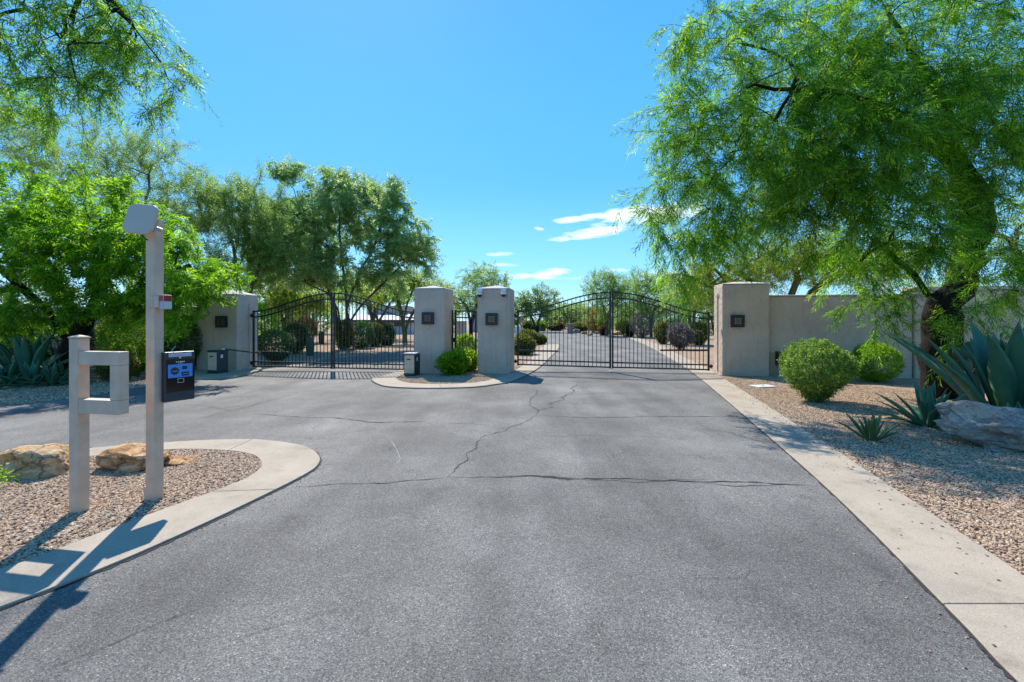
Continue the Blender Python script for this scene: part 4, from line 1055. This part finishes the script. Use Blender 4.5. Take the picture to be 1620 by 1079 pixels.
small_tree('palo_verde_tree', 'slender yellow-green palo verde left of the middle pillars', 640, 31, [[(636, 500), (625, 460)], [(640, 500), (655, 450)], [(645, 510), (672, 465)]],
           [(640, 450, 42, 30, 55), (675, 455, 28, 28, 26), (600, 460, 34, 22, 26)], L['verde'], M['barky'], 44, r0=.2, tip=.014, step=.6, spm=2.6, ls=.6, k=11, ll=.18, lw=.05, droop=.0, tail=.7, hang=-.1)
small_tree('palo_verde_tree', 'light green palo verde far behind the right leaf of the left gate', 590, 40, [[(588, 500), (575, 460)], [(592, 500), (610, 450)]],
           [(590, 460, 50, 30, 60), (550, 470, 30, 25, 25)], L['verde'], M['barky'], 45, r0=.25, tip=.018, step=.7, spm=2.2, ls=.7, k=11, ll=.22, lw=.07, droop=.0, tail=.7, hang=-.1)
small_tree('mesquite_tree', 'rounded olive tree between the two middle pillars', 745, 38, [[(743, 505), (735, 480), (715, 465)], [(747, 505), (760, 470), (770, 445)]],
           [(765, 445, 40, 27, 70), (720, 470, 34, 24, 50), (748, 482, 34, 14, 26)], L['iron'], M['bark'], 46, r0=.2, tip=.018, step=.7, spm=2.4, ls=.6, k=12, ll=.2, lw=.06, droop=.1, tail=.5)
small_tree('mesquite_tree', 'soft green tree just right of the camera pillar in the distance', 850, 60, [[(845, 510), (835, 490)], [(852, 508), (862, 480)]],
           [(832, 482, 22, 18, 46), (862, 475, 24, 18, 46), (850, 495, 40, 18, 40)], L['far'], M['bark'], 47, r0=.2, tip=.025, step=1, spm=1.6, ls=.9, k=12, ll=.3, lw=.1, droop=.1, tail=.6)
small_tree('ironwood_tree', 'sparse feathery tree far off above the peak of the road gate', 960, 46, [[(958, 500), (950, 470)], [(962, 500), (975, 465)]],
           [(953, 462, 26, 24, 60), (985, 462, 22, 24, 40), (965, 490, 45, 18, 40)], L['wisp'], M['barkg'], 48, r0=.16, tip=.018, step=.8, spm=1.7, ls=.9, k=11, ll=.24, lw=.07, droop=-.2, tail=1.0, hang=-.2, updraft=.3)
small_tree('ironwood_tree', 'pale feathery tree beyond the right leaf of the road gate', 1030, 42, [[(1028, 500), (1015, 470)], [(1032, 500), (1045, 465)]],
           [(1018, 462, 24, 24, 50), (1048, 468, 26, 24, 50), (1035, 490, 40, 18, 40)], L['wisp'], M['barkg'], 49, r0=.16, tip=.018, step=.8, spm=1.9, ls=.8, k=11, ll=.22, lw=.07, droop=-.2, tail=.9, hang=-.2, updraft=.3)
small_tree('mesquite_tree', 'leaning mesquite past the road gate beside its right pillar', 1095, 30, [[(1090, 500), (1080, 470)], [(1098, 505), (1105, 460)]],
           [(1080, 470, 34, 28, 60), (1110, 455, 26, 32, 55)], L['iron'], M['barkg'], 50, r0=.16, tip=.014, step=.6, spm=2.8, ls=.6, k=12, ll=.18, lw=.055, droop=.1, tail=.6)
small_tree('palo_verde_tree', 'yellow-green palo verde spreading above the right wall', 1230, 18.5, [[(1225, 520), (1190, 450), (1150, 420)], [(1235, 520), (1260, 440), (1240, 390)], [(1240, 520), (1300, 450), (1350, 420)]],
           [(1180, 420, 75, 38, 80), (1120, 450, 40, 36, 46), (1270, 410, 80, 42, 85), (1360, 420, 85, 42, 80)], L['verde'], M['barky'], 51, r0=.28, tip=.011, step=.5, spm=3.6, ls=.5, k=13, ll=.14, lw=.03, droop=.1, tail=.6, hang=.05)
small_tree('mesquite_tree', 'green mesquite behind the taller wall at the right edge', 1640, 16, [[(1630, 480), (1600, 380)], [(1650, 480), (1690, 360)]],
           [(1600, 360, 90, 60, 60), (1720, 330, 90, 70, 50)], L['wisp'], M['bark'], 52, r0=.25, tip=.011, step=.5, spm=3.2, ls=.5, k=12, ll=.14, lw=.035, droop=.1, tail=.5)
# far belt of desert trees that closes the view
belt = [(-150, 30, 90, 70, 'iron'), (30, 28, 95, 60, 'far'), (250, 30, 80, 55, 'iron'), (330, 34, 60, 45, 'far'), (440, 48, 45, 38, 'far'), (500, 52, 40, 34, 'iron'), (690, 62, 30, 22, 'far'), (800, 75, 30, 18, 'far'),
        (890, 82, 34, 17, 'far'), (925, 88, 30, 18, 'iron'), (1000, 75, 36, 20, 'far'), (1060, 62, 34, 22, 'iron'), (1130, 50, 40, 30, 'far'), (1450, 30, 90, 50, 'iron'), (1800, 26, 110, 70, 'far')]
bl_lab = ['dense grey-green tree out past the left edge', 'soft green tree deep behind the left agaves', 'grey-green tree deep behind the tall post', 'rounded tree behind the far left pillar', 'hazy tree seen through the hinge side of the left gate', 'grey tree far behind the centre of the left gate',
          'low tree on the skyline left of the middle pillars', 'low tree hidden mostly by the camera pillar', 'far tree at the bend of the drive', 'grey-green far tree left of the gate stop', 'far tree behind the right half of the road gate', 'far grey tree by the mauve hedge', 'far tree beside the right pillar', 'tree far behind the long right wall', 'tree out past the right edge']
for i, (px, d, hx, hy, lm) in enumerate(belt):
    big = d / 30; cy = HY - hy * .55
    small_tree('desert_tree', bl_lab[i], px, d, [[(px - hx * .1, cy + hy * .5), (px - hx * .3, cy)], [(px + hx * .1, cy + hy * .5), (px + hx * .35, cy)]],
               [(px - hx * .3, cy, hx * .65, hy * .85, 36), (px + hx * .4, cy + hy * .1, hx * .6, hy * .75, 32), (px, cy + hy * .65, hx * .9, hy * .5, 26)], L[lm], M['bark'], 70 + i,
               r0=.15, tip=.02, step=.6 * big, spm=1.9 / big, ls=.75 * big ** .5, k=13, ll=.2 * big, lw=.07 * big, droop=.1, tail=.6 * big ** .5, group='desert trees closing the view')

small_tree('palo_verde_tree', 'bright low palo verde filling the view behind the hinge half of the left gate', 450, 33, [[(446, 500), (430, 470)], [(452, 505), (470, 465)]],
           [(430, 462, 40, 26, 60), (485, 468, 40, 24, 55), (455, 485, 60, 16, 40)], L['verde'], M['barky'], 60, r0=.14, tip=.014, step=.6, spm=3.2, ls=.6, k=12, ll=.2, lw=.065, droop=.0, tail=.6)
small_tree('mesquite_tree', 'bright low mesquite between the ironwood and the pale house', 600, 36, [[(596, 505), (580, 470)], [(602, 505), (625, 470)]],
           [(575, 462, 40, 22, 55), (630, 465, 38, 22, 50)], L['acacia'], M['barkg'], 61, r0=.14, tip=.014, step=.6, spm=2.8, ls=.6, k=12, ll=.2, lw=.065, droop=.0, tail=.6)
# shrubs: right bed
shrub_px('round_shrub', 'clipped round green shrub in the gravel before the long wall', 1262, 1376, 546, 643, L['boxy'], 101, n=3900, ll=.048, lw=.024, lump=.13, skirt=.5, fill=.4, spiky=.12, stems=16)
shrub_px('round_shrub', 'paler green shrub with brown skirt against the wall by the trunk', 1364, 1436, 547, 602, L['lime'], 102, n=3600, ll=.042, lw=.02, lump=.10, skirt=.2, fill=.6, dz=-.5)
shrub_px('leafy_shrub', 'glossy green shrub before the walk gate on the pillar island', 692, 740, 560, 594, L['lime'], 103, n=900, ll=.085, lw=.055, lump=.35, fill=.3, skirt=.3, dz=-.15, ry=.4)
shrub_px('leafy_shrub', 'low yellow-green shrub tucked against the camera pillar', 724, 754, 560, 588, L['lime'], 104, n=1150, ll=.07, lw=.045, lump=.28, fill=.3, skirt=.2, dz=-.2, ry=.35)
shrub_px('leafy_shrub', 'lime green shrub behind the walk gate', 716, 752, 530, 575, L['lime'], 105, n=1600, ll=.06, lw=.035, lump=.1, dz=.0)
# behind the left gate
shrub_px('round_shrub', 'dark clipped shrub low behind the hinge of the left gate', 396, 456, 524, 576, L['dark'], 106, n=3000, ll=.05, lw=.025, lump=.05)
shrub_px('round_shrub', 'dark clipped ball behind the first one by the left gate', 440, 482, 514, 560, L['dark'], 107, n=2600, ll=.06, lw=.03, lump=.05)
shrub_px('round_shrub', 'rust-tinged clipped shrub behind the cactus at the left gate', 460, 498, 503, 545, L['rust'], 108, n=1800, ll=.07, lw=.035, lump=.08)
for i, (x0, x1, yt, yb, lm, lab) in enumerate([(528, 556, 510, 553, 'olive', 'first olive hedge shrub beside the ironwood trunk'), (548, 586, 511, 551, 'dark', 'leggy dark hedge shrub with bare base in the gated garden'),
                                               (578, 602, 514, 548, 'olive', 'gold-tinged hedge shrub in the middle of the garden row'), (598, 622, 515, 546, 'dark', 'last small hedge shrub before the inner drive')]):
    shrub_px('hedge_shrub', lab, x0, x1, yt, yb, L[lm], 110 + i, n=1800, ll=.09, lw=.045, lump=.06, box=3, group='hedge row behind the left gate', skirt=.25)
# behind the road gate
for i, (x0, x1, yt, yb, lm, lab, nm) in enumerate([
        (818, 853, 524, 546, 'olive', 'rear low olive shrub left of the road gate', 'low_shrub'), (812, 846, 536, 562, 'olive', 'front low olive shrub left of the road gate', 'low_shrub'), (845, 863, 532, 545, 'olive', 'little shrub at the tip of the inner kerb', 'low_shrub'),
        (1000, 1040, 500, 535, 'grey', 'rounded mauve-grey shrub by the bend of the drive', 'mauve_shrub'), (1038, 1062, 513, 544, 'olive', 'small olive shrub on a bare stem right of the drive', 'low_shrub'),
        (1060, 1100, 514, 553, 'grey', 'large leggy mauve shrub behind the right gate leaf', 'mauve_shrub'), (1095, 1124, 511, 546, 'olive', 'olive shrub by the right pillar behind the gate', 'low_shrub'), (992, 1004, 516, 533, 'rust', 'brown tuft beside the mauve shrub', 'low_shrub'),
        (846, 864, 510, 524, 'lime', 'lime green bush at the far bend of the drive', 'low_shrub'), (866, 893, 511, 523.5, 'rust', 'tawny bush at the far bend of the drive', 'low_shrub'), (828, 846, 511, 524, 'olive', 'olive bush far left of the bend', 'low_shrub'),
        (930, 962, 491, 527, 'gold', 'golden bush in front of the far trees', 'golden_bush'), (946, 972, 495, 528, 'verde', 'yellow-green bush behind the gate stop', 'golden_bush'), (950, 962, 518, 531, 'rust', 'small rusty bush on the far verge', 'low_shrub'),
        (905, 934, 512, 526, 'olive', 'low olive bush among the far rocks', 'low_shrub'), (975, 996, 505, 529, 'far', 'grey-green bush on the far verge', 'low_shrub')]):
    shrub_px(nm, lab, x0, x1, yt, yb, L[lm], 130 + i, n=1300, ll=.10 * (1 + max(0, 535 - yb) * .09), lw=.055 * (1 + max(0, 535 - yb) * .09), lump=.12, group='shrubs beyond the road gate', skirt=.3, stems=12)
# left bed
shrub_px('leafy_shrub', 'yellow-green bush between the two station posts against the wall', 140, 235, 492, 602, L['lime'], 150, n=4200, ll=.06, lw=.032, lump=.16, dz=.6, fill=.5)
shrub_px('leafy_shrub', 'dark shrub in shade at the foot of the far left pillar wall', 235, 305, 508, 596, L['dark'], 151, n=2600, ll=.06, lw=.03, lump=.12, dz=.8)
shrub_px('leafy_shrub', 'low bush dotted gold near the left kerb', 143, 200, 556, 606, L['olive'], 152, n=1800, ll=.05, lw=.028, lump=.14)
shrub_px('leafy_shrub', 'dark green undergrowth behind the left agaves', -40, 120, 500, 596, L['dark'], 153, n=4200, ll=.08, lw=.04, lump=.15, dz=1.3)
shrub_px('leafy_shrub', 'small yellow-green tuft at the left edge by the ochre boulder', -40, -8, 752, 779, L['lime'], 154, n=70, ll=.05, lw=.012, lump=.2, stems=4, spiky=.4)
shrub_px('leafy_shrub', 'green understorey seen between the acacia and the wall', 300, 420, 478, 560, L['acacia'], 155, n=2600, ll=.1, lw=.05, lump=.15, dz=0)


# ------------------------------------------------------------------ agaves and cacti
def agave_leaf(L_, W_, e0, bend, seed, th=.02, tip_w=0.0):
    n = 9; r, z = .0, .0; vs = []; T = []; rnd = random.Random(seed); tw = rnd.uniform(-.15, .15)
    for i in range(n):
        t = i / (n - 1); e_ = e0 - bend * t ** 1.4; w = W_ * (.62 + .76 * t if t < .5 else (1.0 * (1 - ((t - .5) / .5) ** 1.7) + .0)) / 1.0
        w = max(.004, w / 2); g = .30 * w; k = th * (1 - t) + .004; nx, nz = -math.sin(e_), math.cos(e_)
        for y_, up in ((-w, g), (-w * .5, g * .25), (0, 0), (w * .5, g * .25), (w, g), (w * .55, -k * .8), (0, -k), (-w * .55, -k * .8)):
            yy = y_ * math.cos(tw * t) ; vs.append((r + nx * up, yy, z + nz * up + y_ * math.sin(tw * t)))
        T += [.1, .5, .62, .5, .1, .75, .8, .75] if t < .97 else [.1] * 8
        if i < n - 1: dl = L_ / (n - 1); r += math.cos(e_) * dl; z += math.sin(e_) * dl
    fs = [(i * 8 + j, i * 8 + (j + 1) % 8, (i + 1) * 8 + (j + 1) % 8, (i + 1) * 8 + j) for i in range(n - 1) for j in range(8)]
    me = bpy.data.meshes.new('leaf'); me.from_pydata(vs, [], fs); bm = bmesh.new(); bm.from_mesh(me); bmesh.ops.recalc_face_normals(bm, faces=bm.faces)
    for f in bm.faces: f.smooth = True
    bm.to_mesh(me); bm.free()
    a = me.attributes.new('tint', 'FLOAT', 'POINT'); a.data.foreach_set('value', np.array(T, np.float32)); return me


def agave(name, label, c, n, L_, W_, m, seed, e_lo=15, e_hi=80, bend=.7, group='agaves', z=0, th=.02, dry=0):
    rnd = random.Random(seed); o = thing(name, label, 'agave', (c[0], c[1], z), 0, group); ms = []
    tiers = 4
    for q_ in range(tiers):
        e0 = R(e_lo + (e_hi - e_lo) * q_ / (tiers - 1))
        for v in range(2):
            me = agave_leaf(L_ * (1.0 - .08 * q_ + rnd.uniform(-.08, .08)), W_ * rnd.uniform(.85, 1.1), e0 + rnd.uniform(-.05, .05), bend * rnd.uniform(.6, 1.2) * (1 - q_ * .2), seed + q_ * 7 + v, th); me.materials.append(m); ms.append((q_, me))
    for i in range(dry):                         # withered lowest leaves
        me = agave_leaf(L_ * rnd.uniform(.35, .5), W_ * .55, R(rnd.uniform(4, 16)), .35, seed + 90 + i, th * .5); me.materials.append(AG['dry'])
        lf = link('dry_leaf', me, None, o); a = i * 1.3 + 2.6; lf.location = (math.cos(a) * .2, math.sin(a) * .2, .03); lf.rotation_euler = (rnd.uniform(-.3, .3), 0, a)
    for i in range(n):
        q_ = min(tiers - 1, int(i / n * tiers)); me = rnd.choice([m_ for k_, m_ in ms if k_ == q_])
        lf = link('leaf', me, None, o); a = i * 2.39996 + rnd.uniform(-.2, .2); rr = .05 * (tiers - q_) * W_ / .2
        lf.location = (math.cos(a) * rr, math.sin(a) * rr, .02); lf.rotation_euler = (rnd.uniform(-.08, .08), rnd.uniform(-.08, .08), a); s_ = rnd.uniform(.85, 1.1); lf.scale = (s_, s_, s_)
    return o


agave('giant_agave', 'giant blue-green agave with broad leaves behind the grey boulder', (8.0, 7.05), 32, 1.75, .34, AG['blue'], 201, 55, 88, .32, th=.04, dry=5)
agave('agave', 'medium narrow-leaved agave at the left end of the grey boulder', (6.3, 6.7), 22, .78, .13, AG['blue'], 202, 18, 80, .4)
agave('agave', 'small spiky agave pup alone in the right gravel', (G(1378, 697)[0], G(1378, 697)[1]), 15, .42, .075, AG['green'], 203, 38, 84, .3, th=.01)
agave('agave', 'small agave squeezed behind the grey boulder', (7.3, 6.35), 16, .6, .10, AG['blue'], 204, 20, 80, .4)
agave('giant_agave', 'large dark agave at the left edge under the acacia', (-12.6, 11.5), 24, 1.5, .26, AG['blue'], 205, 20, 84, .6, th=.035)
for i, (px, py, l_, lab) in enumerate([(12, 612, .85, 'low agave at the left edge of the shaded bed'), (52, 611, .8, 'low agave between the frame post and the left edge'), (84, 610, .75, 'low agave nearest the frame post in the shaded bed'), (30, 604, .9, 'agave in the second row of the shaded bed'), (-30, 614, .9, 'low agave just out past the left edge')]):
    agave('agave', lab, G(px, py), 16, l_, .13, AG['blue'], 210 + i, 14, 75, .5)
agave('agave', 'slim agave at the foot of the acacia trunk', G(100, 603), 12, .7, .09, AG['green'], 220, 25, 80, .4)


def cactus(name, label, px0, px1, yt, yb, m, seed, ribs=11):
    d = F * H / (yb - HY); s_ = d / F; r = (px1 - px0) / 2 * s_; h = H - (yt - HY) * s_; o = thing(name, label, 'cactus', (((px0 + px1) / 2 - CX) * s_, d, 0), 0)
    mb = MB(); n = ribs * 2; prof = [(.7, -.05), (.9, .15), (1, .45), (.98, .7), (.85, .87), (.55, .97), (.08, 1)]; vs = []
    for k_, z in prof:
        for j in range(n):
            rr = r * k_ * (1 if j % 2 else .84); a = 2 * math.pi * j / n; vs.append((rr * math.cos(a), rr * math.sin(a), z * h))
    fs = [(i * n + j, i * n + (j + 1) % n, (i + 1) * n + (j + 1) % n, (i + 1) * n + j) for i in range(len(prof) - 1) for j in range(n)] + [tuple((len(prof) - 1) * n + j for j in range(n))]
    mb.add(vs, fs).build('stem', m, o); return o


mcac = simple('cactus_skin', (.045, .085, .055), .7, 0, .25, 12); mcac2 = simple('weathered_cactus_skin', (.06, .05, .035), .8, 0, .3, 12)
cactus('barrel_cactus', 'tall blue-green barrel cactus behind the left gate', 484, 497, 533, 562, mcac, 1)
cactus('barrel_cactus', 'brown weathered barrel cactus behind the left gate', 504, 513, 524, 544, mcac2, 2)

pr = thing('prickly_pear', 'prickly pear with flat pads behind the giant agave near the wall', 'cactus', (9.35, 8.55, 0))
rnd = random.Random(4); pads = []
for bx in (-.5, -.1, .35, .75): pads.append((Vector((bx, rnd.uniform(-.15, .15), .22)), rnd.uniform(-.25, .25), .22, 0))
while len(pads) < 40:                            # each pad grows from the rim of an older one
    p0, a0, r0_, dep = rnd.choice(pads)
    if dep > 6 or p0.z > 2.2: continue
    a1 = a0 + rnd.uniform(-.75, .75); a1 = max(-.9, min(.9, a1)); r1 = rnd.uniform(.13, .2)
    p1 = p0 + Vector((math.sin(a0) * r0_ * .85 + math.sin(a1) * r1 * .9, rnd.uniform(-.05, .05), math.cos(a0) * r0_ * .85 + math.cos(a1) * r1 * .9))
    if all((p1 - q_[0]).length > .16 for q_ in pads): pads.append((p1, a1, r1, dep + 1))
    else: pads.append((p1 + Vector((0, rnd.choice((-.12, .12)), 0)), a1, r1, dep + 1))
for p0, a0, r0_, dep in pads:
    bm = bmesh.new(); bmesh.ops.create_icosphere(bm, subdivisions=2, radius=1)
    for v in bm.verts: v.co = Vector((v.co.x * r0_ * (.72 + .14 * v.co.z), v.co.y * .024, v.co.z * r0_))
    me = bpy.data.meshes.new('pad'); bm.to_mesh(me); bm.free()
    for p_ in me.polygons: p_.use_smooth = True
    at_ = me.attributes.new('tint', 'FLOAT', 'POINT'); at_.data.foreach_set('value', np.full(len(me.vertices), rnd.uniform(.4, .9), np.float32))
    pd = link('pad', me, AG['pear'], pr); pd.location = p0; pd.rotation_euler = (rnd.uniform(-.2, .2), a0, rnd.uniform(-.7, .7))

# ------------------------------------------------------------------ houses and walls beyond
d = 52.0
hs = thing('house', 'pale flat-roofed house glimpsed through the left gate', 'house', (0, 0, 0))
x0, x1 = (548 - CX) * d / F, (652 - CX) * d / F
z = lambda py, dd=d: H - (py - HY) * dd / F
MB().box(x0, x1, d, d + 9, -.1, z(510)).build('wall', M['roofw'], hs, bevel=.05)
MB().box(x0 - .3, x1 + .3, d - .5, d + 9.3, z(510) + .003, z(506)).build('fascia', M['wood'], hs)
MB().add([(x0 - .3, d - .5, z(506) + .004), (x1 + .3, d - .5, z(506) + .004), (x1 - .6, d + 3, z(496.5)), (x0 + .6, d + 3, z(496.5)), (x1 - .6, d + 8, z(496.5)), (x0 + .6, d + 8, z(496.5)), (x1 + .3, d + 9.3, z(506) + .004), (x0 - .3, d + 9.3, z(506) + .004)],
         [(0, 1, 2, 3), (3, 2, 4, 5), (5, 4, 6, 7), (1, 6, 4, 2), (0, 3, 5, 7)]).build('roof', M['roofw'], hs)
MB().box(x0 + 1.4, x1 - 1.5, d + 3.3, d + 7.6, z(498), z(482)).build('upper_wall', M['pinkw'], hs, bevel=.05)
for i in range(3):
    xx = x0 + 1 + i * 2.3; w = MB().box(xx, xx + 1.2, d - .03, d - .002, .9, 1.5).build('window', M['darkw'], hs)
    MB().box(xx - .06, xx + 1.26, d - .06, d - .031, .84, .899).build('sill', M['roofw'], w)
d2 = 62.0
ch = thing('house', 'distant house whose tan chimney shows above the camera pillar', 'house', (0, 0, 0))
xa, xb = (745 - CX) * d2 / F, (812 - CX) * d2 / F
MB().box(xa, xb, d2, d2 + 7, -.1, 3.6).build('wall', M['pinkw'], ch, bevel=.05)
rf = MB().add([(xa - .3, d2 - .3, 3.603), (xb + .3, d2 - .3, 3.603), (xb + .3, d2 + 7.3, 3.603), (xa - .3, d2 + 7.3, 3.603), (xa + 1.5, d2 + 3.5, 5), (xb - 1.5, d2 + 3.5, 5)], [(0, 1, 5, 4), (1, 2, 5), (2, 3, 4, 5), (3, 0, 4), (3, 2, 1, 0)]).build('roof', M['roofw'], ch)
xc = (799.5 - CX) * d2 / F; s_ = d2 / F
MB().box(xc - 3.0 * s_, xc + 3.0 * s_, d2 + .4, d2 + .9, 3.62, z(438, d2)).build('chimney', M['brick'], ch)
MB().lathe([(1.0 * s_, 0), (1.2 * s_, .2), (1.9 * s_, .35), (1.6 * s_, .5), (.8 * s_, .62)], 10, (xc, d2 + .65, z(438, d2) + .002)).build('chimney_pot', M['brick'], ch)
gw = thing('garden_wall', 'short grey stucco wall end seen through the walk gate', 'wall', (*G(728, 541), 0), YAW)
MB().box(-.42, .36, 0, .5, -.1, 1.5).build('wall_body', M['stucco'], gw, bevel=.02)
MB().box(-.45, .39, -.03, .53, 1.502, 1.56).build('wall_cap', M['cap'], gw, bevel=.01)
uc = thing('utility_cabinet', 'small white cabinet on dark base beside the drive past the camera pillar', 'cabinet', (*G(819.5, 541), 0), 0)
MB().box(-.22, .22, 0, .4, .45, 1.2).build('cabinet', M['white'], uc, bevel=.05); MB().box(-.2, .2, .02, .38, -.02, .449).build('base', M['black'], uc)

# rocks and a marker on the far verge
rnd = random.Random(9)
labs = ['low pink rock on the far verge left of the golden bush', 'tawny rock on the far verge by the golden bush', 'flat pale rock on the far verge under the golden bush', 'grey rock on the far verge right of the gate stop', 'small dark rock on the far verge', 'round rock by the mauve shrub']
for i, (px, py, w) in enumerate([(912, 527, 14), (925, 529, 10), (934, 531, 9), (978, 530, 14), (944, 528, 8), (990, 533, 8)]):
    x, y = G(px, py); s_ = y / F * w / 2; boulder('boulder', labs[i], (x, y + s_, s_ * .3), (s_, s_ * .8, s_ * .6), mr2 if i % 2 else mr3, 300 + i, 7, 0, .1, 3)
mk = thing('stone_pier', 'squat brown stone pier at the far bend of the drive', 'pier', (*G(902, 528), 0))
MB().box(-.32, .32, 0, .6, -.1, 1.15).build('pier_body', M['brick'], mk, bevel=.03); MB().box(-.38, .38, -.06, .66, 1.152, 1.25).build('pier_cap', M['cap'], mk, bevel=.02)
sg = thing('road_sign', 'small yellow sign on a post before the far trees', 'sign', (*G(932, 527.5), 0))
MB().tube([(0, 0, -.1), (0, 0, 2.6)], .04, 8).build('post', M['steel'], sg); MB().box(-.32, .32, -.045, -.02, 1.9, 3.2).build('plate', simple('yellow_sign', (.52, .27, .03), .5), sg, bevel=.01)
